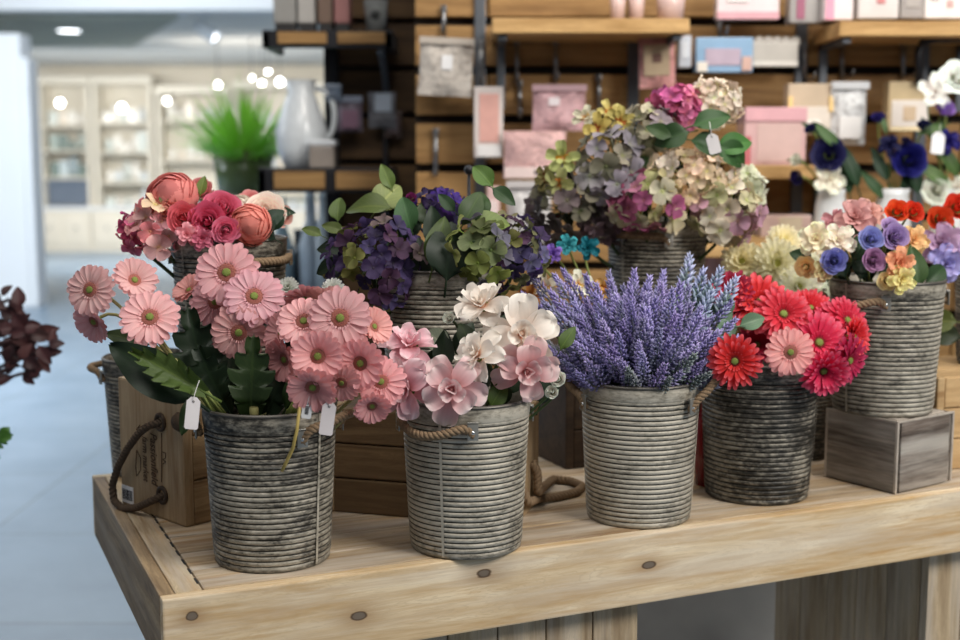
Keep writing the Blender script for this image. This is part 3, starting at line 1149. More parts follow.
# steel uprights let into the boards
for px in (480, 632, 797, 918):
    mb = MB()
    xx = rx(px) - rx(415)
    box(mb, xx - .017, xx + .017, -.014, .004, .02, 2.25, .003)
    o = mb.obj('upright', M_['steel'], rack, False)


def shelf(pxa, pxb, pyt, pyb, lab, dep=.30, mat='shelfwood'):
    y = YR - dep
    xa, xb = P(pxa, pyt, y).x, P(pxb, pyt, y).x
    zt_, zb_ = P(pxa, pyt, y).z, P(pxa, pyb, y).z
    t = thing('wooden_shelf', lab, 'shelf', loc=((xa + xb) / 2, YR, zb_))
    mb = MB()
    w_ = (xb - xa) / 2
    box(mb, -w_, w_, -dep, -.016, 0, zt_ - zb_, .004)
    mb.obj('shelf_board', M_[mat], t, False)
    for sx in (-w_ + .03, w_ - .03):
        mb = MB()
        box(mb, sx - .012, sx + .012, -dep + .03, -.015, -.018, -.0005, .003)
        box(mb, sx - .012, sx + .012, -.035, -.013, -.20, -.0005, .003)
        mb.obj('bracket', M_['steel'], t, False)
    return xa, xb, zt_, y


S_A = shelf(492, 690, 18, 33, 'wooden shelf with pink cups high over the pink packets')
S_B = shelf(840, 1010, 21, 36, 'pale wooden shelf high over the gold-edged clear boxes')
S_C = shelf(742, 856, 165, 179, 'low wooden shelf carrying the large pink box')
S_D = shelf(690, 1010, 245, 258, 'lowest visible wooden shelf behind the white chrysanthemums', .60)
# bent dark pipe under shelf B
mb = MB()
pp = [P(1000, 38, YR - .2), P(935, 39, YR - .2), P(923, 42, YR - .2), P(919, 52, YR - .2), P(919, 84, YR - .2)]
tube(mb, [tuple(q) for q in pp], .012, 10)
o = mb.obj('bent_steel_rail', M_['blacksteel'])
tag(o, 'black steel rail bent downwards under the pale wooden shelf', 'rail')


def hook(px, py0, py1, lab, y=YR - .02):
    a, b = P(px, py0, y), P(px, py1, y)
    mb = MB()
    tube(mb, [tuple(a), tuple(b)], .0065, 8)
    b2 = b + Vector((0, -.10, 0))
    tube(mb, [tuple(b + Vector((0, 0, .004))), tuple(b2 + Vector((0, 0, .004))), tuple(b2 + Vector((0, -.02, .022)))], .004, 6)
    box(mb, a.x - .008, a.x + .008, y - .004, y + .018, a.z - .022, a.z + .0, .002)
    return tag(mb.obj('display_hook', M_['chrome']), lab, 'hook')


for px, a, b, lab in [(481, 40, 84, 'steel hook directly over the tall pink and white box'), (517, 38, 84, 'empty steel hook between the tall box and the pink packet'), (556, 38, 83, 'steel hook holding the shiny pink packet'),
                      (599, 74, 112, 'steel hook rising above the yellow orchids'), (436, 128, 176, 'steel hook on the bare boards above the purple hydrangeas'), (520, 80, 118, 'short steel hook under the empty hook beside the tall box'),
                      (720, 20, 38, 'steel hook above the blue box'), (842, 40, 80, 'steel hook holding the clear white bag'), (903, 38, 78, 'steel hook holding the clear gold box'), (444, 5, 36, 'thin steel hook holding the clear silver packet'), (805, 42, 82, 'steel hook above the open gold-edged box')]:
    hook(px, a, b, lab)
p = P(469, 170, 2.45)
t = thing('knob_stand', 'thin black rod with a round shiny knob above the lime hydrangea', 'stand', loc=(p.x, 2.45, TOP))
zz = p.z - TOP
mb = MB()
tube(mb, [(0, 0, 0), (0, 0, zz)], .0035, 8)
mb.obj('rod', M_['blacksteel'], t)
mb = MB()
lathe(mb, [(.001, 0), (.035, 0), (.033, .006), (.004, .01)], 20)
mb.obj('foot', M_['blacksteel'], t)
mb = MB()
lathe(mb, [(.001, -.010), (.007, -.007), (.010, 0), (.007, .007), (.001, .010)], 14, off=(0, 0, zz))
mb.obj('knob', M_['blacksteel'], t)


def pouch(name, cat, box_, y, th, body, lab, extra=(), mat='gloss', rot=0.0, puff=True):
    """a hanging or standing pack; extra = coloured fields on its front in fractions of its face"""
    xa, ya, xb, yb = box_
    A, B = P(xa, ya, y), P(xb, yb, y)
    cx, cz, w_, h = (A.x + B.x) / 2, B.z, (B.x - A.x), (A.z - B.z)
    M = Matrix.Translation((cx, y, cz)) @ Matrix.Rotation(rot, 4, 'Y')
    t = thing(name, lab, cat, M)
    mb = MB()
    if puff:
        nu, nv = 9, 9
        u = np.linspace(-1, 1, nu)[:, None]
        v_ = np.linspace(-1, 1, nv)[None]
        bul = (1 - u ** 4) * (1 - v_ ** 4)
        for sgn in (-1, 1):
            V = np.stack([u * w_ / 2 * (1 - .04 * (1 - v_ ** 2)) + 0 * v_, sgn * th / 2 * (bul + .08) + .004 * np.sin(5 * u + 4 * v_), h / 2 + v_ * h / 2 + 0 * u], -1)
            Fc = gridfaces(nu, nv)
            mb.add(V, Fc if sgn < 0 else [f[::-1] for f in Fc])
        mb.obj('pouch', M_['foil'], t, color=hx(body))
    else:
        box(mb, -w_ / 2, w_ / 2, -th / 2, th / 2, 0, h, .004)
        mb.obj('carton', M_[mat], t, False, color=hx(body))
    for ei, (nm, u0, v0, u1, v1, colr) in enumerate(extra):
        mb = MB()
        yy = -th / 2 - (.0035 if puff else .001) - .0022 * ei
        box(mb, -w_ / 2 + u0 * w_, -w_ / 2 + u1 * w_, yy - .002, yy + (.004 if puff else .0015), v0 * h, v1 * h, .001)
        mb.obj(nm, M_['col'], t, False, color=hx(colr))
    return t


yh = YR - .12
pouch('hanging_clear_packet', 'packet', (417, 38, 472, 96), yh, .03, 'c5bdb4', 'clear silvery packet hanging crooked on the bare boards', [('header_card', .0, .88, 1, 1.0, 'b5aca2'), ('silver_motif', .42, .45, .62, .70, 'e8e8ea')], rot=.05)
pouch('hanging_tall_gift_box', 'box', (474, 87, 503, 158), yh, .05, 'd9cfcb', 'tall narrow pink and white box hanging over the purple hydrangeas', [('pink_window', .18, .22, .85, .9, 'd8a59b'), ('base_band', .1, .02, .95, .18, 'dedcdc')], puff=False)
pouch('pink_packet', 'packet', (532, 85, 586, 131), yh, .04, 'd3a9ae', 'shiny pink packet hanging beside the yellow orchids', [('header_card', .0, .86, 1, 1.0, 'c9a5ac'), ('silver_motif', .3, .55, .5, .72, 'efe6ea')])
pouch('pink_bow_packet', 'packet', (503, 131, 566, 178), yh - .05, .05, 'd2aaa8', 'crinkled pink packet under the shiny pink packet, with a punched card edge', [('card_edge', .02, .0, 1, .24, 'e3cfcc'), ('punch_hole', .49, .08, .56, .17, '5b4d4c')])
pouch('hanging_white_packet', 'packet', (506, 181, 552, 246), yh - .1, .05, 'd3d0d0', 'large plain white packet low between the purple and the tall hydrangeas', [('header_card', .0, .9, 1, 1.0, 'c4bfbf')])
pouch('hanging_pink_carton', 'box', (487, 186, 500, 232), yh - .1, .05, 'd9b9b6', 'thin pink carton beside the large plain white packet', [('label_field', .2, .3, .8, .7, 'e8d4d2')], puff=False)
pouch('hanging_red_ribbon_packet', 'packet', (536, 122, 560, 142), yh + .06, .03, '8d3b40', 'small dark red packet tucked behind the pink packets', [('header_card', .0, .8, 1, 1.0, '7a3236')])
pouch('pink_picture_packet', 'packet', (640, 38, 676, 88), yh - .03, .03, 'd79b98', 'pink packet with a beige picture hanging under the cup shelf', [('picture', .12, .24, .82, .86, 'b7a184'), ('dark_motif', .35, .5, .6, .68, '6d4a3e')], rot=-.04)
pouch('white_carton', 'box', (678, 36, 690, 68), yh, .04, 'c7cdd8', 'thin white carton beside the blue window box', [('label_field', .2, .3, .8, .8, 'dfe4ec')], puff=False)
pouch('blue_window_box', 'box', (695, 38, 751, 73), yh, .05, '8fb0cf', 'light blue box with a lilac window on the rack', [('window', .16, .2, .78, .68, 'b3a3b4'), ('corner_flower', .02, .02, .2, .3, 'e4ddd2'), ('corner_patch', .8, .05, .97, .45, 'caa89c')], puff=False)
t = pouch('hanging_scalloped_card', 'card', (752, 42, 797, 67), yh, .02, 'b9b5ae', 'grey card set with a scalloped top edge beside the blue box', [('lower_card', .0, .02, 1.0, .22, 'cfcbc4')], puff=False)
mb = MB()
A, B = P(752, 42, yh), P(796, 42, yh)
for k in range(5):
    lathe(mb, [(.001, .008), (.016, .006), (.016, -.006), (.001, -.008)], 14, mat=axes((0, -1, 0), (-(B.x - A.x) / 2 + .018 + k * .026, 0, P(752, 42, yh).z - P(752, 67, yh).z)))
mb.obj('scallop_edge', M_['col'], t, color=hx('a5a099'))
pouch('white_pink_box', 'box', (716, -14, 777, 20), yh, .05, 'e6d6d8', 'white box with a pink lower edge high over the blue box', [('pink_band', .0, .0, 1, .22, 'd9a5ae'), ('silver_motif', .15, .5, .5, .8, 'efeaea')], puff=False)
pouch('grey_box', 'box', (788, -14, 820, 24), yh - .02, .06, '9b9794', 'grey box with a magenta stripe at the end of the pale shelf', [('magenta_stripe', .2, .1, .45, .9, '9c5b73')], puff=False)
pouch('pink_stripe_box', 'box', (822, -14, 850, 21), yh - .06, .06, 'dfd5d6', 'white box with a pink stripe beside the grey box', [('pink_stripe', .05, .0, .35, .7, 'e29db5')], puff=False)
ySh = YR - .18
for (xa, xb, colr, lab, ex) in [(854, 893, 'cdc8c6', 'white box with a red ribbon print standing on the pale shelf', [('red_print', .45, .4, .65, 1, 'c77f80')]), (896, 918, '98928f', 'grey box second along on the pale shelf', [('label_field', .2, .3, .8, .8, 'aaa4a0')]), (920, 965, 'e9e4e2', 'white box with tiny dots furthest along the pale shelf', [('dot_print', .45, .3, .6, .5, 'caa7a3'), ('dot_field', .1, .5, .3, .8, 'd8c9c6')])]:
    pouch('gift_box', 'box', (xa, -16, xb, 20.4), ySh, .10, colr, lab, ex, puff=False)
# pink cups on shelf A
for xa, xb, lab in [(609, 626, 'pale pink cup furthest in from the end of the cup shelf'), (628, 645, 'pale pink cup in the middle of the cup shelf'), (655, 686, 'wide pale pink cup at the end of the cup shelf')]:
    A, B = P(xa, 18, ySh), P(xb, 18, ySh)
    rr = (B.x - A.x) / 2
    t = thing('pink_cup', lab, 'cup', loc=((A.x + B.x) / 2, ySh, S_A[2]))
    mb = MB()
    lathe(mb, [(.001, 0), (rr * .78, 0), (rr, .10), (rr * .95, .10), (rr * .74, .006), (.001, .006)], 24)
    mb.obj('cup_body', M_['gloss'], t, color=hx('d6bab4'))
    mb = MB()
    lathe(mb, [(rr * 1.0, .098), (rr * 1.03, .103), (rr * .93, .104)], 24)
    mb.obj('cup_rim', M_['gloss'], t, color=hx('e8d8d2'))
pouch('hanging_gold_edged_box', 'box', (786, 84, 830, 135), yh - .03, .06, 'cbb8a0', 'open clear box with gold edges beside the clear white bag', [('white_card', .08, .05, .92, .55, 'dcd3c8'), ('gold_corner', .0, .45, .1, .75, 'e9c98a'), ('gold_edge', .88, .45, 1.0, .75, 'e9c98a'), ('white_motif', .35, .05, .7, .3, 'f0ebe4')], puff=False)
pouch('hanging_clear_bag', 'packet', (831, 82, 865, 145), yh - .06, .04, 'd4d6d8', 'clear white bag hanging between the two gold-edged boxes', [('header_card', .0, .88, 1, 1.0, 'c2c5c9'), ('white_motif', .2, .1, .8, .45, 'e4e3e3')])
pouch('hanging_gold_clear_box', 'box', (886, 82, 926, 131), yh - .03, .06, 'c9b48f', 'clear gold box with a white card under the pale shelf', [('white_card', .08, .08, .95, .62, 'ddd5ce'), ('gold_motif', .35, .2, .65, .5, 'c9b296'), ('gold_edge', .05, .0, .95, .07, 'f1dfb4')], puff=False)
pouch('large_pink_box', 'box', (741, 108, 800, 165.0), YR - .2, .12, 'd8b2b2', 'large pink box standing on the low shelf', [('picture', .2, .06, .92, .72, 'd2b3ae'), ('pink_band', .0, .76, 1, 1.0, 'dba8b0'), ('red_corner', .0, .0, .1, .5, 'c46b73')], puff=False)
pouch('low_pink_box', 'box', (757, 214, 806, 235.9), YR - .2, .12, 'd4b9b4', 'pale pink box behind the white chrysanthemums', [('cream_patch', .35, .1, .8, .9, 'd9ccb4')], puff=False)
pouch('hanging_gift_bag', 'bag', (705, 232, 728, 285), YR - .13, .05, 'c99fa4', 'soft pink bag hanging behind the tall hydrangea bucket', [('header_card', .0, .9, 1, 1.0, 'b98d94')])

# ------------------------------------------------------------------ shaded wing of the rack, further back
YW = 4.6
kW = YW / F


def wx(px):
    return P(px, 160, YW).x


def wz(py):
    return P(480, py, YW).z


wing = thing('shaded_timber_rack', 'shaded timber rack with black posts standing behind the first rack', 'rack', loc=(wx(330), YW, 0))
Wd = wx(440) - wx(330)
mb = MB()
box(mb, 0, Wd, .05, .09, 0, 2.3)
mb.obj('back_panel', M_['backing'], wing, False)
for k, gy in enumerate([-120 + 47 * q for q in range(16)]):
    za, zb = wz(gy + 47 - 3), wz(gy + 3)
    if za < .02:
        break
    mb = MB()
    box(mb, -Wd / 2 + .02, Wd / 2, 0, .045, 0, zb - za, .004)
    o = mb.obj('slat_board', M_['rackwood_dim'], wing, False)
    o.location = (Wd / 2, 0, za)
for px, w_ in ((333, .05), (386, .02)):
    mb = MB()
    xx = wx(px) - wx(330)
    box(mb, xx - w_ / 2, xx + w_ / 2, -.03, .002, 0, 2.3, .004)
    mb.obj('post', M_['blacksteel'], wing, False)
# two bracketed shelves reaching out beyond the post
for (pyt, pyb, lab, x0_) in ((30, 44, 'upper dark shelf with timber blocks on the black rack', 262), (168, 189, 'lower dark shelf with timber blocks on the black rack', 258)):
    ysf = YW - .35
    xa, xb = P(x0_, pyt, ysf).x, P(392, pyt, ysf).x
    zt_, zb_ = P(300, pyt, ysf).z, P(300, pyb, ysf).z
    t = thing('steel_framed_shelf', lab, 'shelf', loc=((xa + xb) / 2, YW, zb_))
    hw = (xb - xa) / 2
    mb = MB()
    box(mb, -hw, hw, -.35, -.32, -.012, zt_ - zb_ - .008, .003)
    box(mb, -hw, -hw + .025, -.35, -.04, -.012, zt_ - zb_ - .008, .003)
    box(mb, hw - .025, hw, -.35, -.04, -.012, zt_ - zb_ - .008, .003)
    box(mb, -hw, hw, -.35, -.04, zt_ - zb_ - .008, zt_ - zb_, .002)
    mb.obj('steel_frame', M_['blacksteel'], t, False)
    for (fa, fb) in ((.12, .50), (.58, .95)):
        mb = MB()
        l_ = (fb - fa) * hw * 2
        box(mb, -l_ / 2, l_ / 2, -.365, -.351, 0, (zt_ - zb_) * .85, .004)
        o = mb.obj('timber_block', M_['rackwood'], t, False)
        o.location = (-hw + (fa + fb) * hw, 0, 0)
    if pyt == 30:
        UP = (zt_, ysf)
    else:
        LO = (zt_, ysf)
    mb = MB()
    for sx in (hw - .04,):
        tube(mb, bez((sx, -.33, -.012), (sx, -.30, -.06), (sx, -.04, -.03), (sx, -.035, -.30)), .012, 8)
    mb.obj('bracket', M_['steel'], t)
# jug
jx = P(302, 158, YW - .15).x
t = thing('glass_jug', 'tall clear glass jug with pale blue glints beside the grass', 'jug', loc=(jx, YW - .15, LO[0]))
mb = MB()
lathe(mb, [(.001, 0), (.06, 0), (.085, .06), (.09, .13), (.06, .22), (.045, .26), (.055, .30), (.05, .30), (.04, .26), (.055, .22), (.084, .13), (.08, .06), (.055, .008), (.001, .008)], 32)
mb.obj('jug_body', M_['gloss'], t, color=hx('f2f7fa'))
mb = MB()
tube(mb, bez((.05, 0, .27), (.13, 0, .29), (.13, 0, .12), (.085, 0, .10)), .009, 8)
mb.obj('handle', M_['gloss'], t, color=hx('f2f7fa'))
# white tray box in front of the jug
bx_ = P(323, 160, YW - .25).x
t = thing('white_lidded_box', 'small box with a white lid standing beside the glass jug', 'box', loc=(bx_, YW - .25, LO[0]))
mb = MB()
box(mb, -.042, .042, -.04, .05, 0, .075, .006)
mb.obj('box_body', M_['gloss'], t, False, color=hx('a79c93'))
mb = MB()
box(mb, -.048, .048, -.045, .055, .075, .095, .006)
mb.obj('lid', M_['gloss'], t, False, color=hx('eef2f6'))
for (xa, xb, yt, colr, lab) in [(276, 297, -12, '9a9894', 'grey box nearest the open end of the upper dark shelf'), (300, 316, -10, 'b7b3ae', 'pale grey box with a dark foot on the upper dark shelf'), (320, 333, -14, '7d6658', 'brown carton on the upper dark shelf beside the pale grey box'), (336, 350, -14, 'a5726f', 'reddish carton on the upper dark shelf beside the brown one')]:
    A, B = P(xa, 28, UP[1] + .12), P(xb, yt, UP[1] + .12)
    t = thing('stock_box', lab, 'box', loc=((A.x + B.x) / 2, UP[1] + .12, UP[0]))
    w_ = (B.x - A.x) / 2
    h = B.z - A.z
    mb = MB()
    box(mb, -w_, w_, -.05, .05, .03, h, .004)
    mb.obj('carton', M_['col'], t, False, color=hx(colr))
    mb = MB()
    box(mb, -w_ * .9, w_ * .9, -.045, .045, 0, .03, .003)
    mb.obj('foot', M_['col'], t, False, color=hx('2c2a2a'))
A = P(376, 28, UP[1] + .12)
t = thing('grey_cup', 'round grey cup at the post end of the upper dark shelf', 'cup', loc=(A.x, UP[1] + .12, UP[0]))
mb = MB()
lathe(mb, [(.001, 0), (.03, 0), (.042, .11), (.039, .11), (.028, .006), (.001, .006)], 24)
mb.obj('cup_body', M_['gloss'], t, color=hx('8d8f8d'))
mb = MB()
lathe(mb, [(.001, .015), (.013, .012), (.016, 0)], 14, mat=axes((0, -1, 0), (0, -.034, .06)))
mb.obj('dark_motif', M_['gloss'], t, color=hx('4a4b4a'))
yw = YW - .1
pouch('lilac_packet', 'packet', (337, 96, 363, 132), yw, .04, '8a7d8c', 'dusky lilac packet hanging on the dark rack, nearest its post', [('header_card', .0, .82, 1, 1.0, '9aa3b6'), ('pink_field', .2, .1, .85, .6, '8d6a80')])
pouch('grey_packet', 'packet', (368, 92, 396, 128), yw, .04, '7c7d84', 'grey packet with a white triangle hanging on the dark rack', [('white_triangle', .25, .45, .85, .95, 'b4c0cf')])
pouch('hanging_brown_packet', 'packet', (384, 110, 402, 138), yw + .03, .03, '5c4a44', 'small brown packet hanging lowest on the dark rack', [('print_field', .2, .2, .8, .7, '74646a')])
pouch('blue_packet', 'packet', (326, 84, 342, 102), yw - .05, .03, '7d8ca0', 'small blue-grey packet at the post of the dark rack', [('header_card', .0, .8, 1, 1.0, 'aab6c6')])

# ------------------------------------------------------------------ the table
TA = math.radians(23.88)
P0 = G(162, 600, TOP)
P0.z = 0
TM = Matrix.Translation(P0) @ Matrix.Rotation(TA, 4, 'Z')
E1 = Vector((math.cos(TA), math.sin(TA), 0))
N1 = Vector((-math.sin(TA), math.cos(TA), 0))
TL, TD, AP = 1.72, (G(93, 477, TOP) - P0).dot(N1), .120


def tloc(v):
    d = Vector(v) - P0
    return d.dot(E1), d.dot(N1)


def front_pt(px, py):
    """where on the front apron (n = 0) a pixel falls"""
    r = ray(px, py)
    o = Vector((0, 0, CZ))
    t_ = (P0 - o).dot(N1) / r.dot(N1)
    q = o + r * t_
    return (q - P0).dot(E1), q.z


kn = []
for px, py, sx, sz in [(359, 616, .015, .008), (484, 573, .017, .008), (649, 565, .017, .008), (192, 616, .009, .007)]:
    s_, z_ = front_pt(px, py)
    kn.append((s_, 0.0, z_, sx, sz))
table = thing('display_table', 'large pine display table carrying the flower buckets', 'table', TM)
cap = .062
nb = 8
bw = (TD - .024) / nb
for k in range(nb):
    mb = MB()
    l_ = TL - cap
    box(mb, -l_ / 2 + .001, l_ / 2, .0010, bw - .0014, -.024, 0, .003)
    o = mb.obj('top_board', M_['pine_top'], table, False)
    o.location = (cap + l_ / 2, .0225 + k * bw, TOP)
mb = MB()
box(mb, .0225, cap - .001, -TD / 2 + .0225, TD / 2, -.024, -.0003, .0025)
o = mb.obj('end_board', M_['pine_cap'], table, False)
o.location = (0, TD / 2, TOP)
for k in range(15):
    q = .05 + k * (TD - .08) / 14
    mb = MB()
    box(mb, cap - .0035, cap - .0005, q, q + .024, TOP - .002, TOP + .0006)
    mb.obj('staple', M_['black'], table, False)
M_['pine_apron'] = wood('pine_front_apron', hx('efdcbb'), hx('bf9a66'), 'x', knots=kn, contrast=.9, rand=False, white=.36, yellow=.42)
mb = MB()
box(mb, 0, TL, 0, .022, TOP - AP, TOP - .0005, .003)
mb.obj('front_apron', M_['pine_apron'], table, False)
mb = MB()
box(mb, .0, .022, .0225, TD, -AP / 2, AP / 2 - .0008, .003)
o = mb.obj('side_apron', M_['pine_side'], table, False)
o.location = (0, 0, TOP - AP / 2)
mb = MB()
box(mb, 0, TL, TD, TD + .02, TOP - AP, TOP - .0005, .003)
mb.obj('back_apron', M_['pine_apron'], table, False)
for (s0_, s1_) in ((.10, .80), (1.439, 1.70)):
    ped = MB()
    box(ped, s0_ + .02, s1_ - .02, .07, .48, .0, TOP - .03)
    pd = ped.obj('pedestal', M_['backing'], table, False)
    nbd = round((s1_ - s0_) / .088)
    w_ = (s1_ - s0_) / nbd
    for k in range(nbd):
        mb = MB()
        box(mb, -w_ / 2 + .0012, w_ / 2 - .0012, 0, .02, .005, TOP - .026, .002)
        o = mb.obj('pedestal_board', M_['pine_leg'], pd, False)
        o.location = (s0_ + (k + .5) * w_, .045, 0)
    for sx in (s0_, s1_ - .02):
        for k in range(5):
            mb = MB()
            box(mb, 0, .02, -.0445 + .0012, .0445 - .0012, .005, TOP - .026, .002)
            o = mb.obj('pedestal_board', M_['pine_leg'], pd, False)
            o.location = (sx, .066 + .0445 + k * .0885, 0)

# ------------------------------------------------------------------ crates


def crate(lab, corner, ang, L, Dp, H, mats, rope_sides=(0,), boards=3, name='wooden_crate', rope_loop='down'):
    """corner = front corner; long side runs along local +x, the end with the rope lies at x = 0 and runs along +y"""
    M = Matrix.Translation(corner) @ Matrix.Rotation(ang, 4, 'Z')
    t = thing(name, lab, 'crate', M)
    bh = H / boards
    for k in range(boards):
        for yy in (0, Dp - .014):
            mb = MB()
            box(mb, -L / 2 + .018, L / 2 - .018, yy, yy + .014, .001, bh - .0012, .003)
            o = mb.obj('side_board', mats[0], t, False)
            o.location = (L / 2, 0, k * bh)
    for xx in (0, L - .018):
        mb = MB()
        box(mb, xx, xx + .018, 0, Dp, .0005, H, .004)
        mb.obj('end_panel', mats[1], t, False)
    mb = MB()
    box(mb, .018, L - .018, .014, Dp - .014, .002, .014)
    mb.obj('bottom_board', mats[0], t, False)
    nbt = 3
    for k in range(nbt):
        mb = MB()
        w_ = (Dp - .028) / nbt
        box(mb, -L / 2 + .018, L / 2 - .018, 0.0006, w_ - .0006, 0, .012, .002)
        o = mb.obj('lid_board', mats[0], t, False)
        o.location = (L / 2, .014 + k * w_, H - .0135)
    return t, M


# left crate: its end (with rope, print and sticker) faces us
cF, cL = G(186, 528, TOP), G(122, 505, TOP)
endv = (cL - cF)
endw = endv.length
ang1 = math.atan2(endv.y, endv.x) - PI / 2
cr1, CM1 = crate('wooden crate with printed end and dark rope loop at the table corner', cF, ang1, .30, endw, .232, (M_['crate'], M_['crate_end']))


def on_end(px, py):
    """local (y, z) on the end face x = 0 of the first crate"""
    Mi = CM1.inverted()
    o = Mi @ Vector((0, 0, CZ))
    d = Mi.to_3x3() @ ray(px, py)
    t_ = -o.x / d.x
    q = o + d * t_
    return q.y, q.z


for px, py in ((161, 422), (163, 495)):
    y_, z_ = on_end(px, py)
    mb = MB()
    lathe(mb, [(.008, -.001), (.016, -.001), (.0165, .003), (.014, .005), (.010, .004), (.008, -.001)], 24, mat=axes((-1, 0, 0), (0, y_, z_)))
    mb.obj('grommet', M_['crate_dark'], cr1)
pts = []
for px, py, ox in [(161, 422, .004), (153, 425, -.010), (145, 433, -.014), (135, 448, -.016), (126, 466, -.017), (121, 483, -.017), (122, 499, -.016), (131, 507, -.015), (144, 506, -.014), (156, 500, -.010), (163, 495, .004)]:
    y_, z_ = on_end(px, py)
    pts.append((ox, y_, z_))
pts = np.array(pts)
uu = np.linspace(0, len(pts) - 1, 80)
pts = np.stack([np.interp(uu, range(len(pts)), pts[:, k]) for k in range(3)], 1)
mb = MB()
rope(mb, pts, .0062, .024)
mb.obj('rope_handle', M_['rope_dark'], cr1)
y_, z_ = on_end(179, 422)
mb = MB()
lathe(mb, [(.001, .010), (.012, .008), (.017, .0), (.012, -.004)], 16, mat=axes((-1, 0, 0), (0, y_, z_)))
mb.obj('knot', M_['rope_dark'], cr1)
# sticker with bar code
a_, b_ = on_end(122, 484), on_end(134, 505)
mb = MB()
box(mb, -.0009, 0, b_[0], a_[0], b_[1], a_[1])
stk = mb.obj('sticker', M_['paper'], cr1, False)
mb = MB()
yy = b_[0] + .003
while yy < a_[0] - .004:
    w_ = R.choice([.0008, .0012])
    box(mb, -.0014, -.0008, yy, yy + w_, b_[1] + (a_[1] - b_[1]) * .18, b_[1] + (a_[1] - b_[1]) * .78)
    yy += w_ + R.choice([.0011, .0016])
mb.obj('bar_code', M_['black'], stk, False)


def text_mesh(body, size, shear=.2):
    cu = bpy.data.curves.new('print', 'FONT')
    cu.body = body
    cu.size = size
    cu.shear = shear
    cu.align_x = 'CENTER'
    cu.offset = size * .012
    ob = bpy.data.objects.new('print', cu)
    COL.objects.link(ob)
    dg = bpy.context.evaluated_depsgraph_get()
    me = bpy.data.meshes.new_from_object(ob.evaluated_get(dg))
    bpy.data.objects.remove(ob)
    return me


def print_on_end(body, size, px, py, lname):
    me = text_mesh(body, size)
    me.materials.clear()
    me.materials.append(M_['ink'])
    y_, z_ = on_end(px, py)
    # lettering reads downwards: text x -> -z, text y -> towards -local y
    Rm = Matrix(((0, 0, -1), (0, -1, 0), (-1, 0, 0))).to_4x4()
    Rm = Matrix.Translation((-.0012, y_, z_)) @ Matrix(((0, 0, -1, 0), (0, -1, 0, 0), (-1, 0, 0, 0), (0, 0, 0, 1)))
    o = link(lname, me, cr1, None, Rm @ Matrix.Diagonal((.74, 1.12, 1, 1)))
    return o


print_on_end('Passionfield', .0265, 151.5, 458, 'lettering')
print_on_end('farm market', .0215, 143.5, 458, 'lettering')
mb = MB()


def endtube(plist, r=.0007):
    q = [(-.0008,) + on_end(px, py) for px, py in plist]
    tube(mb, q, r, 4)


endtube([(162, 433), (162, 482)])
endtube([(137, 450), (141, 458), (141, 470), (137, 476), (136, 466), (137, 450)])
endtube([(139, 428), (142, 426), (143, 431), (139, 434), (137, 429), (140, 425)])
endtube([(163, 452), (166, 453), (166, 458), (163, 459), (166, 462), (163, 464)])
mb.obj('printed_ornament', M_['ink'], cr1)

# second crate behind the two front buckets
c2 = Vector((.060, 2.060, TOP))
vL = (G(334, 512, TOP) - G(407, 518, TOP))
a2 = math.atan2(vL.y, vL.x)
# build with the rope end at its right: local x runs leftwards, so mirror through a rotated frame
L2, D2, H2 = .345, .165, .185
lc = c2 + Vector((math.cos(a2), math.sin(a2), 0)) * L2
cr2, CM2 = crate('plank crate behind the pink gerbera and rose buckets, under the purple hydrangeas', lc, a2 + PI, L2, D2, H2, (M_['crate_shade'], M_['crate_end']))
for zz in (.055,):
    pass
Mi2 = CM2.inverted()
mb = MB()
q0 = Mi2 @ G(541, 462, TOP)
hp = [Vector((L2 + .002, .105, .085)), Vector((L2 + .012, .105, .07)), Vector((L2 + .014, .10, .035)), Mi2 @ G(553, 479, TOP + .008), Mi2 @ G(571, 481, TOP + .008), Mi2 @ G(583, 486, TOP + .008), Mi2 @ G(577, 492, TOP + .008), Mi2 @ G(556, 497, TOP + .008), Mi2 @ G(538, 499, TOP + .010), Vector((L2 + .014, .03, .035)), Vector((L2 + .002, .03, .06))]
hp = [tuple(q) for q in hp]
hp = np.array(hp)
uu = np.linspace(0, len(hp) - 1, 90)
hp = np.stack([np.interp(uu, range(len(hp)), hp[:, k]) for k in range(3)], 1)
rope(mb, hp, .0072, .024)
mb.obj('rope_handle', M_['rope'], cr2)

# third, dark crate under the tall hydrangea bucket
c3 = G(566, 470, TOP)
cr3, _ = crate('dark crate in the shade behind the lavender bucket', c3, TA, .40, .20, .238, (M_['crate_dark'], M_['crate_dark']))
# pale crate at the right
c4_ = G(934, 471, TOP)
cr4, _ = crate('pale pine crate behind the whitewashed box', c4_, TA - .12, .34, .24, .187, (M_['crate_pale'], M_['crate_pale']))

# grey-washed wooden box under the mixed bouquet
bF, bL, bR = G(895, 495, TOP), G(824, 477, TOP), G(945, 480, TOP)
angb = math.atan2((bL - bF).y, (bL - bF).x)
wl, wr = (bL - bF).length, (bR - bF).length
t = thing('whitewashed_box', 'dark wooden box with rubbed white edges under the mixed rose bucket', 'box', Matrix.Translation(bF) @ Matrix.Rotation(angb, 4, 'Z'))
# local x along the left face, local -y... the right face direction
cr = (bR - bF)
loc = Matrix.Rotation(-angb, 3, 'Z') @ cr
sgn = 1 if loc.y > 0 else -1
BH = .137


def bb(mb_, x0, x1, y0, y1, z0, z1, bev=.002):
    ya, yb = sorted((y0 * sgn, y1 * sgn))
    box(mb_, x0, x1, ya, yb, z0, z1, bev)


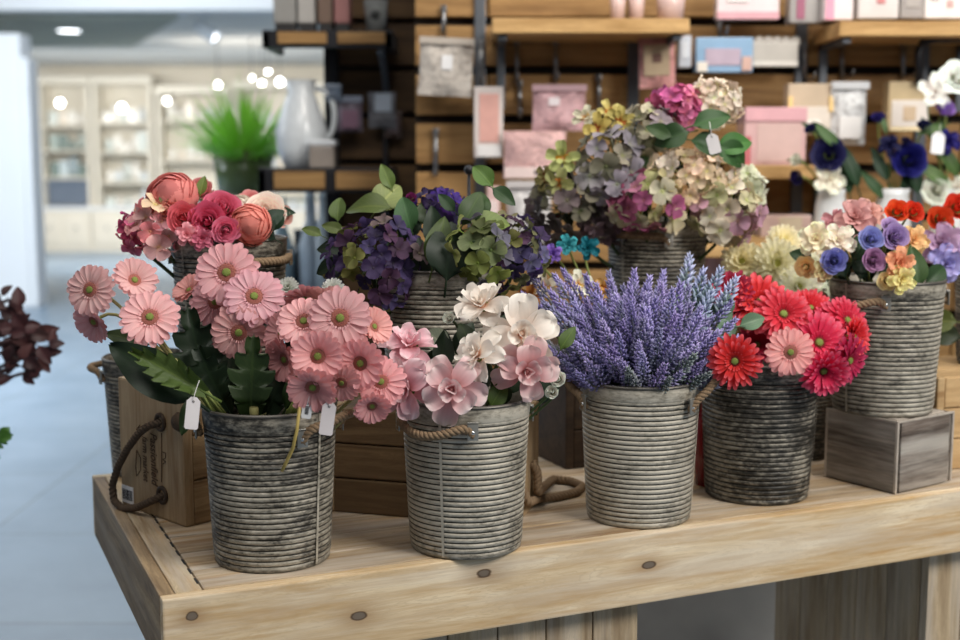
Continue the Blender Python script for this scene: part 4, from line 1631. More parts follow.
for nm, q in (('side_panel', (0.004, wl - .004, 0, .012)), ('side_panel', (.004, wl - .004, wr - .012, wr))):
    mb = MB()
    bb(mb, *q, .002, BH - .002)
    mb.obj(nm, M_['greybox'], t, False)
M_['greybox_y'] = wood('grey_washed_wood_cross', hx('7d7066'), hx('463c35'), 'y', grain=2.2, white=.55)
for nm, q in (('end_panel', (0, .012, .0125, wr - .0125)), ('end_panel', (wl - .012, wl, .0125, wr - .0125))):
    mb = MB()
    bb(mb, *q, .002, BH - .002)
    mb.obj(nm, M_['greybox_y'], t, False)
mb = MB()
bb(mb, .012, wl - .012, .0125, wr - .0125, BH - .015, BH)
mb.obj('top_panel', M_['greyedge'], t, False)
mb = MB()
for (xx, yy) in ((-.0006, -.0006), (wl - .0045, -.0006), (-.0006, wr - .0045)):
    bb(mb, xx, xx + .0050, yy, yy + .0050, .002, BH - .001, .001)
bb(mb, 0, wl, -.0006, .003, BH - .0042, BH + .0002, .001)
bb(mb, -.0006, .003, 0, wr, BH - .0042, BH + .0002, .001)
mb.obj('worn_edge', M_['greyedge'], t, False)

# ------------------------------------------------------------------ buckets
RB, RR, HB = .088, .1005, .241


def rad(z):
    return RB + (RR - RB) * z / HB


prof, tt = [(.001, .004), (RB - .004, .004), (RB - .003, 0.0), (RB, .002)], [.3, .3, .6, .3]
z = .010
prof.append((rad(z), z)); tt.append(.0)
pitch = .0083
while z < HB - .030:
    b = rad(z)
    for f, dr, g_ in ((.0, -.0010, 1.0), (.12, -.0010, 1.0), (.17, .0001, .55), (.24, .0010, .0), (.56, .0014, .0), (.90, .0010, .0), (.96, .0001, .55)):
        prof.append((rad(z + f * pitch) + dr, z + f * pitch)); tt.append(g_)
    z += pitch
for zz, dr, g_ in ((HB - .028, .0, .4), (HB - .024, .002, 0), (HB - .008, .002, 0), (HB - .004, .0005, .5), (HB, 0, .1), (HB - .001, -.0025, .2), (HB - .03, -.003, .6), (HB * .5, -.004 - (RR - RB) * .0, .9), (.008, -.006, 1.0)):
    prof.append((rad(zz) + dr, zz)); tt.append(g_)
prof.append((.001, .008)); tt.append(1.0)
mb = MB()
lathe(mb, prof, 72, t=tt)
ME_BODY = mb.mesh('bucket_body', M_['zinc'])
mb = MB()
lathe(mb, [(RR + .0028 * math.cos(a), HB - .001 + .0028 * math.sin(a)) for a in np.linspace(0, 2 * PI, 9)], 72)
ME_RIM = mb.mesh('rim', M_['rim'])
mb = MB()
V = []
for zz in np.linspace(.004, HB - .004, 30):
    for w_ in (-.0022, .0022):
        V.append((rad(zz) + .0030, w_, zz))
mb.add(V, gridfaces(30, 2))
V = [(x - .0035, y, zz) for x, y, zz in V]
ME_SEAM = mb.mesh('seam', M_['zinc'])
mb = MB()
box(mb, -.0085, .0085, -.0012, .0012, -.014, .014, .001)
box(mb, -.0085, .0085, -.0012, .006, .010, .0135, .001)
ME_BRK = mb.mesh('bracket', M_['bracket'])
mb = MB()
lathe(mb, [(.001, .0022), (.0028, .0015), (.0036, -.0004)], 12, mat=axes((0, -1, 0), (0, -.001, -.002)))
ME_RIV = mb.mesh('rivet', M_['rivet'])
BK = []


def bucket(lab, base, s=1.0, dark=.5, seam=-70, handles=(), spin=0):
    t = thing('zinc_bucket', lab, 'bucket', Matrix.Translation(base) @ Matrix.Scale(s, 4))
    b = link('bucket_body', ME_BODY, t, (dark, dark, dark), Matrix.Rotation(spin, 4, 'Z'))
    link('rim', ME_RIM, t)
    link('seam', ME_SEAM, t, (dark + .2, 0, 0), Matrix.Rotation(math.radians(seam), 4, 'Z'))
    for (a0, a1, sag, out, rise) in handles:
        zc = HB - .034
        for a in (a0, a1):
            ar = math.radians(a)
            M = Matrix.Translation((math.cos(ar) * (rad(zc) + .013), math.sin(ar) * (rad(zc) + .013), zc)) @ Matrix.Rotation(ar + PI / 2, 4, 'Z')
            bk = link('bracket', ME_BRK, t, None, M)
            link('rivet', ME_RIV, bk)
        u = np.linspace(0, 1, 60)
        ar = np.radians(a0 + (a1 - a0) * u)
        bell = np.sin(PI * u)
        rr_ = rad(zc) + .0085 + out * bell
        zz = zc + .013 - sag * bell + rise * bell ** 2 - .022 * (np.exp(-u * 22) + np.exp(-(1 - u) * 22))
        mb_ = MB()
        rope(mb_, np.stack([np.cos(ar) * rr_, np.sin(ar) * rr_, zz], 1), .0065, .022)
        mb_.obj('rope_handle', M_['rope'], t)
    BK.append(t)
    return t


B1 = G(273, 556, TOP)
B2 = G(466, 543.5, TOP)
B3 = G(638, 515, TOP)
B4 = G(756, 493, TOP)
bucket('ribbed zinc bucket of pink gerberas at the table corner, a stalk hanging over its rim', B1, 1.0, .47, -35, ((-56, 18, .0, .022, .012), (122, 196, .0, .02, .01)))
bucket('ribbed zinc bucket with white and pink gardenias, rope drooping over its front', B2, 1.0, .66, -112, ((-84, -160, .022, .012, 0), (20, 96, .01, .012, 0)))
bucket('pale ribbed zinc bucket filled with lavender', B3, 1.0, .62, -20, ((-46, 18, .0, .036, .05), (134, 205, .0, .02, .02)), 1.2)
bucket('dark ribbed zinc bucket of red gerberas', B4, 1.05, .36, -20, ((-44, 30, .0, .02, .01), (136, 210, .0, .02, .01)), 2.2)
BRp = (bF + (bL - bF) * .5 + (bR - bF) * .5)
BR_ = Vector((BRp.x - .010, BRp.y, TOP + BH))
bucket('ribbed zinc bucket of mixed roses standing on the whitewashed box', BR_, 1.04, .60, -150, ((-108, -192, .024, .035, .0), (0, 80, .0, .02, .01)), 3.0)
B6 = P(229, 236, 2.25)
B6.z = TOP + .232
bucket('ribbed zinc bucket of coral roses raised on the printed crate', B6, 1.0, .42, -130, ((-84, -6, .030, .016, .016), (96, 170, .01, .02, 0)), 4.0)
B7 = Vector((-.0705, 2.20, TOP + H2))
cmid = lc + (c2 - lc) * .42 + Vector((-math.sin(a2 + PI), math.cos(a2 + PI), 0)) * D2 / 2
B7.x, B7.y = -.072, cmid.y - .005
bucket('ribbed zinc bucket of purple hydrangeas standing on the plank crate', B7, 1.0, .54, 0, ((20, 90, .01, .02, 0), (-160, -220, .01, .02, 0)), 5.0)
B8 = c3 + E1 * .235 + N1 * .10 + Vector((0, 0, .238))
B8.x = P(657, 236, B8.y).x
bucket('ribbed zinc bucket of many-coloured hydrangeas, the highest of all', B8, 1.03, .40, -140, ((-86, -172, .016, .012, .012), (4, 90, .01, .02, 0)), .6)
B9 = G(157, 470, TOP)
bucket('ribbed zinc bucket half hidden behind the printed crate', B9, .95, .5, 100, ((150, 215, .0, .02, .0), (-20, 45, .0, .02, 0)), .3)
B10 = G(788, 452, TOP)
bucket('ribbed zinc bucket of white chrysanthemums in the shade behind the red gerberas', B10, 1.0, .34, 60, ((-30, 40, .01, .02, 0),), .9)
B11 = c4_ + E1 * .16 + N1 * .135 + Vector((0, 0, .187))
B11.x = P(1003, 320, B11.y).x
bucket('ribbed zinc bucket on the pale crate, cut off at the edge', B11, 1.0, .5, 60, ((-150, -210, .01, .02, 0),), .5)

# dark red vase standing between two buckets
p = G(709, 484, TOP)
t = thing('red_vase', 'dark red vase glimpsed between the lavender and red gerbera buckets', 'vase', loc=p)
mb = MB()
lathe(mb, [(.001, 0), (.026, 0), (.033, .06), (.028, .12), (.018, .15), (.022, .165), (.018, .165), (.014, .14), (.001, .1)], 24)
mb.obj('vase_body', M_['gloss'], t, color=hx('7a1420'))
mb = MB()
lathe(mb, [(.021, .162), (.024, .166), (.020, .169), (.017, .165)], 24)
mb.obj('vase_rim', M_['gloss'], t, color=hx('93202c'))

# ------------------------------------------------------------------ flowers


def foot(B, dx=0., dy=0., z=.06):
    return Vector((B.x + dx, B.y + dy, B.z + z))


PINK, PINK_SHADE, DPINK = hx('f0a7a9'), hx('d9756c'), hx('b8585c')  # coral tone is the pink deepened for blooms in shade
GP = 'pink gerberas in the corner bucket'
# px, py, radius px, y, nx, nz, back, mesh, colour, label
pinks = [
    (91, 290, 23.5, 1.93, -.25, .20, 0, 'ger0', hx('f2b5b2'), 'pink gerbera furthest out over the floor, facing out with a green eye'),
    (134, 281, 22, 1.97, .50, .52, 0, 'gerc0', hx('f0b2ae'), 'pink gerbera cupped upwards beside the outermost bloom'),
    (95, 321, 20, 1.96, -.45, -.38, 0, 'gerc1', hx('f0acab'), 'pink gerbera nodding below the outermost bloom'),
    (150, 318, 27, 1.90, .15, .48, 0, 'ger1', hx('f2b0ab'), 'pink gerbera low on a fan of pale stalks above the printed crate'),
    (227, 273, 29, 1.93, .0, .30, 0, 'ger2', PINK, 'topmost pink gerbera, in front of the coral rose bucket'),
    (216, 302, 24, 1.96, -.15, .25, 0, 'ger0', hx('eda3a6'), 'pink gerbera tucked below the topmost bloom'),
    (254, 297, 27, 1.91, .20, .42, 0, 'ger1', hx('f3adb2'), 'pink gerbera with a red-rimmed eye under the topmost bloom'),
    (239, 332, 26, 1.90, .05, -.10, 0, 'ger2', hx('ea9f9d'), 'shaded pink gerbera drooping above the lobed leaf'),
    (190, 291, 17, 2.0, -.45, .70, 0, 'gerc2', PINK_SHADE, 'small shaded pink gerbera seen edge-on below the coral rose bucket'),
    (205, 352, 20, 1.99, -.1, .25, 0, 'ger0', hx('a55355'), 'dark pink gerbera deep in the shade among the leaves'),  # pink darkened for the shade under the other blooms
    (340, 318, 28.5, 1.84, .12, .16, 0, 'ger1', hx('f4b2ae'), 'large pale pink gerbera at the top of the dense cluster'),
    (304, 322, 25, 1.85, -.02, .52, 0, 'ger2', hx('f3aeb0'), 'pink gerbera with a yellow eye beside the large pale one'),
    (318, 356, 26, 1.80, .0, .05, 0, 'gerc0', hx('f0a2a4'), 'round pink gerbera in the middle of the dense cluster'),
    (283, 333, 21, 1.88, -.75, .35, 0, 'gerc1', hx('dd837b'), 'shaded pink gerbera turned sideways beside the yellow-eyed bloom'),
    (286, 359, 22, 1.86, -.65, -.15, 0, 'gerc2', PINK_SHADE, 'shaded pink gerbera turned sideways beside the round bloom'),
    (361, 363, 25, 1.83, -.20, -.02, 0, 'gerc1', hx('f0a1a0'), 'pink gerbera half turned beside the round bloom'),
    (381, 382, 23, 1.84, .05, .30, 0, 'ger0', hx('ee9a98'), 'pink gerbera lowest in the cluster, touching the pink gardenias'),
    (313, 386, 25, 1.79, -.05, -.38, 0, 'gerc2', hx('e88f8f'), 'pink gerbera nodding over the rim above the paper tags'),
    (342, 382, 19, 1.82, -.2, -.30, 0, 'ger2', hx('e59390'), 'small pink gerbera nodding below the half turned bloom'),
    (373, 327, 19, 1.90, .70, .35, 0, 'gerc0', hx('e48a82'), 'shaded pink gerbera seen from its side near the purple hydrangeas'),
    (306, 300, 21, 1.94, -.1, .75, 1, 'ger1', PINK_SHADE, 'shaded pink gerbera at the back of the dense cluster'),
    (325, 303, 19, 1.93, .0, .80, 1, 'gerc1', hx('e08b86'), 'shaded pink gerbera hidden behind the large pale one'),
    (372, 405, 18, 1.83, .15, -.45, 0, 'gerc2', hx('e88e88'), 'pink gerbera hanging down beside the rope of the gardenia bucket'),
    (350, 345, 17, 1.87, .3, .3, 0, 'gerc0', hx('e99694'), 'small pink gerbera wedged between the large pale one and the half turned one'),
]
for i, (px, py, r_, y, nx, nz_v, bk, ms, colr, lab) in enumerate(pinks):
    r_ *= 1.1
    colr = tuple((.62 * c_ + .38 * w_) * g_ for c_, w_, g_ in zip(colr, hx('f4d6da'), (1.0, .99, 1.01)))
    if px < 160:
        ft = foot(B1, -.035, .0, .10)
    elif px < 262:
        ft = foot(B1, -.03 + .02 * (i % 3), .0)
    else:
        ft = foot(B1, .02 + .012 * (i % 3), -.01)
    flower('pink_gerbera', lab, 'gerbera', px, py, r_, y, nx, nz_v, ms, colr, ft, GP, bool(bk), 'ring', True, 'stem_pale', (), .0027, via=(P(199, 393, 1.87) + Vector((R.uniform(-.006, .006), R.uniform(-.004, .004), 0))) if px < 160 else None)
# visible bundle of stalks leaning out to the left
RED, RED2 = hx('d92a3e'), hx('c01f36')
GR = 'red gerberas in the dark bucket'
reds = [
    (759, 303, 26, 2.25, .10, .45, 0, 'flu0', RED, 'red gerbera topmost at the lavender side, with a yellow centre'),
    (733, 297, 22, 2.27, -.55, .45, 0, 'fluc0', RED2, 'crimson gerbera turned away towards the blue delphinium'),
    (783, 315, 25, 2.22, .0, .50, 0, 'flu1', RED, 'red gerbera with a green eye at the centre of its row'),
    (810, 309, 19, 2.30, .2, .72, 0, 'fluc1', RED, 'small red gerbera behind, seen edge-on below the mixed roses'),
    (818, 343, 27, 2.20, .12, .30, 0, 'flu2', RED, 'largest red gerbera, beside the single pale pink one'),
    (790, 352, 21.5, 2.14, .0, .05, 0, 'ger1', hx('f2b6ae'), 'single pale pink gerbera among the red ones'),
    (735, 361, 23, 2.05, -.25, .05, 0, 'flu1', RED, 'red gerbera low over the lavender bucket rope'),
    (757, 345, 19, 2.26, -.15, .35, 0, 'fluc2', RED2, 'crimson gerbera in the shade behind the pale pink one'),
    (846, 321, 22, 2.26, .45, .45, 0, 'flu0', RED, 'red gerbera brushing the mixed rose bucket, upper of the side pair'),
    (852, 337, 19, 2.23, .72, .15, 0, 'fluc0', RED, 'red gerbera seen from the side against the mixed rose bucket'),
    (848, 360, 22, 2.20, .62, -.15, 0, 'flu2', RED2, 'red gerbera turned towards the mixed rose bucket, lowest of all'),
    (823, 370, 22, 2.16, .05, -.35, 0, 'fluc1', RED, 'red gerbera nodding over the rim beside the pale pink one'),
    (831, 322, 18, 2.27, .15, .55, 0, 'fluc2', RED, 'red gerbera squeezed in behind the largest one'),
    (800, 330, 17, 2.25, .0, .55, 0, 'flu1', RED2, 'crimson gerbera between the green-eyed and the largest one'),
]
for i, (px, py, r_, y, nx, nz_v, bk, ms, colr, lab) in enumerate(reds):
    r_ *= 1.14
    flower('red_gerbera' if 'pale' not in lab[:14] else 'pink_gerbera', lab, 'gerbera', px, py, r_, y, nx, nz_v, ms, colr, foot(B4, -.03 + .02 * (i % 4), -.01), GR, bool(bk), 'ring' if i == 5 else 'ringr', True, 'stem', (), .0026)

# gerbera leaves
DG, MG, LG = hx('22361f'), hx('33491f'), hx('5f7a34')
GL = 'gerbera leaves in the corner bucket'


def lone_leaf(lab, px, py, y, ang, ln, nx, nz_v, colr, kind, tilt=0.0, cat='leaf', name='gerbera_leaf', group=GL):
    o = add_leaf(None, None, px, py, y, ang, ln, nx, nz_v, colr, kind, tilt)
    o.name = name
    return tag(o, lab, cat, group)


lone_leaf('broad dark gerbera leaf lying over the printed crate', 196, 402, 1.84, 145, 118, -.1, .40, DG, 'blade', .0)
lone_leaf('bright rippled gerbera leaf above the tied stalks', 204, 392, 1.82, 149, 90, .0, .38, hx('5d7433'), 'rippled')
lone_leaf('upright lobed gerbera leaf in front of the corner bucket rim', 251, 414, 1.84, 88, 84, .05, .05, MG, 'lobed', .45)
lone_leaf('dark upright gerbera leaf behind the tied stalks', 210, 400, 1.92, 102, 100, .2, .10, DG, 'lobed')
lone_leaf('dark gerbera leaf in the gap below the shaded blooms', 228, 410, 1.88, 118, 75, -.2, .15, DG, 'lobed')
lone_leaf('dark gerbera leaf behind the upright lobed one', 268, 412, 1.88, 70, 80, .1, .15, DG, 'lobed')
lone_leaf('small dark gerbera leaf under the dense cluster', 285, 410, 1.85, 60, 60, .0, .2, MG, 'blade')
lone_leaf('thin green gerbera leaf at the hidden bucket', 150, 345, 2.02, 165, 50, .0, .4, hx('4a5a34'), 'blade')
lone_leaf('dark gerbera leaf hanging from the tied stalks', 196, 395, 1.83, 250, 45, .1, .1, MG, 'blade')
# tie round the stalks
o = MB()
lathe(o, [(.0105, -.006), (.0125, -.003), (.0125, .003), (.0105, .006)], 16, mat=axes((-.55, .0, .83), P(199, 393, 1.87)))
tag(o.obj('stalk_tie', M_['stem']), 'pale band tied round the gerbera stalks that lean over the crate', 'tie')
o = MB()
lathe(o, [(.0062, -.006), (.0068, -.003), (.0068, .003), (.0062, .006)], 16, mat=axes((.0, .0, 1), P(254, 411, 1.82)))
tag(o.obj('stalk_tie', M_['stem_pale']), 'pale band at the foot of the upright lobed leaf', 'tie')
# cut stalks seen above the rim
for k, (a, b, lab) in enumerate([((199, 388), (216, 418), 'cut stalk bundle below the tie, nearest the white tag'), ((204, 390), (226, 418), 'cut stalk bundle below the tie, further from the white tag'), ((254, 405), (254, 424), 'short stalk under the upright lobed leaf'),
                                 ((302, 392), (286, 418), 'pale stalk leaning beside the hanging stalk'), ((309, 392), (293, 418), 'second pale stalk leaning beside the hanging stalk')]):
    mb = MB()
    pa, pb = P(*a, 1.84), P(*b, 1.845)
    for q in (-1, 0, 1):
        dq = Vector((.0034 * q, .002 * abs(q), 0))
        tube(mb, [tuple(pa + dq), tuple((pa + pb) / 2 + dq), tuple(pb + dq)], .0022, 6)
    tag(mb.obj('cut_stalk', M_['stem']), lab, 'stalk')
mb = MB()
pts = [P(300, 398, 1.80), P(299, 412, 1.785), P(297, 430, 1.775), P(293, 448, 1.783), P(286, 463, 1.80), P(282, 471, 1.802)]
tube(mb, [tuple(q) for q in pts], .0026, 8)
tag(mb.obj('hanging_stalk', plain('straw_stalk', hx('b09a56'), .6)), 'straw-coloured stalk hanging over the front of the corner bucket', 'stalk')


def hang_tag(lab, px, py, w_px, h_px, y, rot, printed=False, colr='efe9e8'):
    p = P(px, py, y)
    k = y / F
    w_, h = w_px * k, h_px * k
    t = thing('paper_tag', lab, 'tag', Matrix.Translation(p) @ Matrix.Rotation(rot, 4, 'Y') @ Matrix.Rotation(-.12, 4, 'X'))
    bm = bmesh.new()
    c_ = min(w_ * .3, h * .2)
    outl = [(-w_ / 2, -h + c_ * .4), (-w_ / 2 + c_ * .4, -h), (w_ / 2 - c_ * .4, -h), (w_ / 2, -h + c_ * .4), (w_ / 2, -c_), (w_ / 2 - c_, 0), (-w_ / 2 + c_, 0), (-w_ / 2, -c_)]
    mb = MB()
    V = [(x, -.0004, z_) for x, z_ in outl] + [(x, .0004, z_) for x, z_ in outl]
    nn = len(outl)
    mb.add(V, [tuple(range(nn)), tuple(range(2 * nn - 1, nn - 1, -1))] + [(i, i + nn, (i + 1) % nn + nn, (i + 1) % nn) for i in range(nn)])
    mb.obj('card', M_['col'], t, False, color=hx(colr))
    mb = MB()
    lathe(mb, [(.0009, .0), (.0016, .0), (.0016, .0003)], 10, mat=axes((0, -1, 0), (0, -.0007, -h * .14)))
    mb.obj('eyelet', M_['black'], t)
    mb = MB()
    tube(mb, bez((0, -.001, -h * .14), (0, -.004, .0), (.002, .0, .012), (.004, .006, .024), 8), .0005, 5)
    mb.obj('thread', M_['paper'], t)
    if printed:
        mb = MB()
        for q in range(6):
            box(mb, -w_ * .18, w_ * .2, -.0009, -.0003, -h * (.35 + q * .08), -h * (.35 + q * .08) + h * .05)
        mb.obj('print_lines', M_['black'], t, False)
    bm.free()
    return t


hang_tag('blank white paper tag hanging at the tied gerbera stalks', 194, 397, 14, 33, 1.80, .10)
hang_tag('blank pinkish paper tag hanging beside the bucket rope', 330, 402, 14, 34, 1.785, .14, colr='d9d2d3')
hang_tag('small printed paper tag above the bucket bracket', 308, 401, 10, 18, 1.79, .12, True, 'd3d6d8')

# white chrysanthemum blossoms peeping behind the dense gerbera cluster
for px, py, r_, lab in [(288, 288, 12, 'small white blossom peeping out beside the topmost gerberas'), (333, 290, 13, 'small white blossom peeping out below the purple hydrangeas'), (216, 330, 10, 'small cream blossom in the shade behind the shaded gerbera')]:
    flower('white_blossom', lab, 'flower', px, py, r_, 2.0, .1, .5, 'mum0', hx('dfe2de'), foot(B1, .02, .02), 'white blossoms behind the pink gerberas')
flower('pale_blossom', 'pale blossom standing in the half hidden bucket', 'flower', 132, 337, 14, 2.40, .0, .6, 'mum1', hx('cfd5cf'), foot(B9), None)

# gardenias
GG = 'gardenias in the second front bucket'
WH, PK = hx('f8f3ea'), hx('dfa0aa')
gards = [
    ('white_gardenia', 521, 334, 36, 1.93, .05, .22, 'gard0', WH, 'large white gardenia with a peach heart beside the lavender'),
    ('white_gardenia', 482, 306, 28, 1.97, -.15, .78, 'gard1', hx('f2ebe2'), 'white gardenia opening upwards, highest of its bucket'),
    ('white_gardenia', 478, 355, 27, 1.90, -.55, .50, 'gard2', WH, 'white gardenia with narrow pointed petals facing aside'),
    ('pink_gardenia', 526, 371, 32, 1.90, .15, .05, 'gardp0', hx('e3b2b6'), 'dusky pink gardenia below the large white one'),
    ('pink_gardenia', 452, 389, 33, 1.87, -.02, .15, 'gardp1', hx('eabec2'), 'pink gardenia facing out over the drooping rope'),
    ('pink_gardenia', 407, 389, 29, 1.88, -.40, .02, 'gardp2', hx('e4b0ba'), 'pink gardenia touching the lowest gerbera'),
    ('pink_gardenia', 410, 346, 28, 1.94, .05, .82, 'gardp0', hx('e5b2ba'), 'pink gardenia opening upwards, furthest from the lavender'),
]
for i, (nm, px, py, r_, y, nx, nz_v, ms, colr, lab) in enumerate(gards):
    flower(nm, lab, 'gardenia', px, py, r_, y, nx, nz_v, ms, colr, foot(B2, -.03 + .012 * i, -.0), GG, False, None, True, 'stem_dark', (), .003)
for px, py, ang, ln, y, colr, lab in [(490, 408, 60, 34, 1.90, LG, 'bright green leaf at the rim of the gardenia bucket'), (505, 406, 95, 30, 1.92, MG, 'dark round leaf at the rim of the gardenia bucket'), (470, 350, 100, 34, 1.98, MG, 'green leaf under the highest white gardenia'),
                                      (450, 350, 140, 40, 2.0, hx('b9c2a8'), 'pale green leaf crossing the purple hydrangea bucket'), (440, 372, 80, 45, 1.99, DG, 'dark leaf between the pink gardenias'), (560, 350, 60, 30, 1.95, LG, 'light green leaf between gardenia and lavender'),
                                      (480, 395, 85, 42, 1.97, DG, 'dark leaf in the shade of the narrow-petalled gardenia'), (505, 395, 60, 40, 1.98, DG, 'dark leaf behind the dusky pink gardenia'), (430, 395, 120, 40, 1.97, DG, 'dark leaf behind the pink gardenia over the rope')]:
    lone_leaf(lab, px, py, y, ang, ln, R.uniform(-.3, .3), R.uniform(.1, .4), colr, 'leaf%d' % (px % 4), 0, 'leaf', 'gardenia_leaf', 'gardenia leaves')
for i, (px, py, ang, ln, y, lab) in enumerate([(432, 412, 95, 52, 1.99, 'dark leaf between the two outer pink gardenias'), (466, 412, 80, 56, 2.0, 'dark leaf behind the middle of the gardenia bucket'), (500, 350, 80, 40, 2.0, 'dark leaf between the two upper white gardenias'),
                                               (425, 372, 40, 40, 2.0, 'dark leaf under the upward pink gardenia'), (540, 405, 70, 50, 2.0, 'dark leaf at the lavender side of the gardenia bucket'), (455, 355, 60, 40, 2.02, 'dark leaf behind the narrow-petalled white gardenia')]):
    lone_leaf(lab, px, py, y, ang, ln, .1, .15, hx('22361f'), 'leaf%d' % (i % 4), 0, 'leaf', 'gardenia_leaf', 'gardenia leaves')
for i, (px, py, ang, ln, y, lab) in enumerate([(300, 412, 100, 70, 1.93, 'dark gerbera leaf deep under the dense cluster'), (320, 410, 70, 60, 1.93, 'dark gerbera leaf under the nodding bloom'), (225, 405, 130, 70, 1.95, 'dark gerbera leaf behind the bright rippled one'), (240, 412, 95, 90, 1.97, 'tall dark gerbera leaf at the back of the corner bucket')]):
    lone_leaf(lab, px, py, y, ang, ln, .1, .12, hx('1f301c'), 'blade')
for px, py, r_, y, lab in [(449, 318, 8, 1.98, 'small white bud beside the highest gardenia'), (558, 379, 11, 1.92, 'small cream bud hanging below the dusky pink gardenia'), (552, 392, 9, 1.92, 'lowest cream bud at the lavender bucket')]:
    flower('gardenia_bud', lab, 'bud', px, py, r_, y, -.3, .3, 'rosebud0', hx('efece2'), foot(B2, .02, .02), 'gardenia buds', False, None, True, 'stem_dark')

# hydrangeas


def hydrangea(lab, px, py, rpx, y, cols, B, nf=34, fr_px=13, squash=(1, 1, 1), up=.35, group=None, mesh='flo', leaves=(), name='hydrangea', seed=0, core=None):
    r = random.Random(seed + px * 7 + py)
    p = P(px, py, y)
    k = y / F
    Rr = rpx * k
    n = Vector((0, -.85, up)).normalized()
    M = Matrix.Translation(p)
    t = thing(name, lab, 'hydrangea', M, group=group)
    fr = fr_px * k
    cnt = 0
    i = 0
    tot = int(nf * 1.35)
    for i in range(tot):
        zf = 1 - 2 * (i + .5) / tot
        a = i * 2.39996
        d = Vector((math.sqrt(1 - zf * zf) * math.cos(a), math.sqrt(1 - zf * zf) * math.sin(a), zf))
        if d.dot(n) < -.30:
            continue
        d2 = Vector((d.x + r.uniform(-.5, .5), d.y + r.uniform(-.5, .35), d.z + r.uniform(-.45, .5))).normalized()
        q = r.uniform(.74, 1.10)
        pos = Vector((d.x * Rr * squash[0], d.y * Rr * squash[1], d.z * Rr * squash[2])) * q
        c_ = r.choice(cols)
        link('floret', MESH['%s%d' % (mesh, r.randrange(3))], t, c_, axes(d2, pos, r.uniform(0, 6.28), fr * r.uniform(.80, 1.22)))
        cnt += 1
    # branched flower stalk inside the head
    mb = MB()
    f_ = Vector((B.x, B.y, B.z + .06)) - p
    for i in range(18):
        d = Vector((r.uniform(-1, 1), r.uniform(-1, 1), r.uniform(-.2, 1))).normalized()
        tube(mb, [(0, 0, -Rr * .6), tuple(d * Rr * .35), tuple(d * Rr * .8)], .0016, 5)
    tube(mb, bez((0, 0, -Rr * .3), (0, 0, -Rr * 1.2), tuple(f_ * .7 + Vector((0, 0, .03))), tuple(f_)), .0035, 7)
    mb.obj('stem', M_['stem_dark'], t)
    for i in range(3):
        pass
    Mi = M.inverted()
    for lf in leaves:
        add_leaf(t, Mi, *lf)
    return t


PU, PU2, PU3, GY, LV = hx('3f3158'), hx('4c4068'), hx('4f3450'), hx('73733f'), hx('6a6488')
HG = 'purple hydrangea stems'
YL, LIME, DK = hx('a0ac66'), hx('66763a'), hx('263a26')
hydrangea('large purple hydrangea head hanging over its bucket rim towards the gerberas', 376, 266, 47, 2.12, [PU, PU, PU2, PU3, PU2, PU3, GY, hx('6b5a5c')], B7, 56, 12.5, (1, .9, .9), .25, HG, leaves=[
    (344, 232, 2.16, 155, 26, -.1, .5, hx('66743a'), 'leaf0'), (345, 262, 2.17, 200, 34, 0, .3, DK, 'leaf2'), (400, 240, 2.17, 60, 40, 0, .2, DK, 'leaf3'), (352, 250, 2.17, 175, 38, 0, .4, DK, 'leaf1'), (338, 222, 2.18, 95, 30, -.2, .3, hx('647a3c'), 'leaf2'), (322, 236, 2.2, 150, 24, .0, .6, hx('6a7d3c'), 'leaf0')])
hydrangea('small purple hydrangea head high in the middle behind the leaves', 440, 213, 24, 2.22, [PU, PU2, PU, hx('54308c')], B7, 26, 11, (1.1, .9, .8), .4, HG, leaves=[
    (428, 228, 2.18, 95, 34, .1, .15, MG, 'leaf3'), (412, 232, 2.16, 108, 42, -.1, .15, hx('4e7748'), 'leaf2'), (392, 208, 2.22, 165, 52, -.1, .75, LIME, 'leaf1'), (375, 212, 2.24, 55, 46, .0, .3, YL, 'leaf3'), (392, 190, 2.26, 110, 30, .1, .3, hx('728a40'), 'leaf0')])
hydrangea('purple hydrangea head beside the white packet, mixed with olive florets', 514, 256, 33, 2.17, [PU, PU2, PU3, GY, LV, hx('7c7a58')], B7, 42, 11.5, (.9, .9, 1.1), .3, HG)
hydrangea('lime and grey hydrangea head with broad florets over the rim', 481, 252, 27, 2.08, [hx('7d8746'), hx('959d60'), hx('6c6878'), hx('5c6038'), hx('878f66')], B7, 18, 15, (1, .8, 1.25), .3, HG, leaves=[
    (446, 282, 2.06, 84, 72, .05, .10, hx('1f3320'), 'leaf3'), (425, 284, 2.10, 100, 50, -.1, .1, hx('22361f'), 'leaf1'), (458, 280, 2.10, 70, 50, .1, .1, hx('22361f'), 'leaf2'), (436, 250, 2.14, 95, 46, .1, .1, hx('2a4028'), 'leaf0'), (432, 270, 2.07, 75, 58, .15, .2, hx('54682c'), 'leaf0'), (462, 226, 2.1, 62, 44, .1, .3, hx('4a6234'), 'leaf1'), (470, 228, 2.1, 20, 46, .0, .6, hx('8a9e50'), 'leaf2'), (455, 212, 2.16, 130, 26, .0, .3, hx('3d5a38'), 'leaf0'),
    (493, 187, 2.14, 128, 34, .0, .3, hx('6c9040'), 'leaf2'), (492, 188, 2.14, -38, 30, .0, .4, hx('44603a'), 'leaf1'), (474, 222, 2.12, 75, 40, .1, .2, hx('4d6a3a'), 'leaf3'), (508, 272, 2.08, 200, 26, .0, .4, hx('a3ad66'), 'leaf0')])
flower('magenta_bud', 'tiny magenta bud above the purple hydrangeas', 'bud', 411, 198, 7, 2.2, .2, .4, 'rosebud1', hx('7c2a5c'), foot(B7), None)

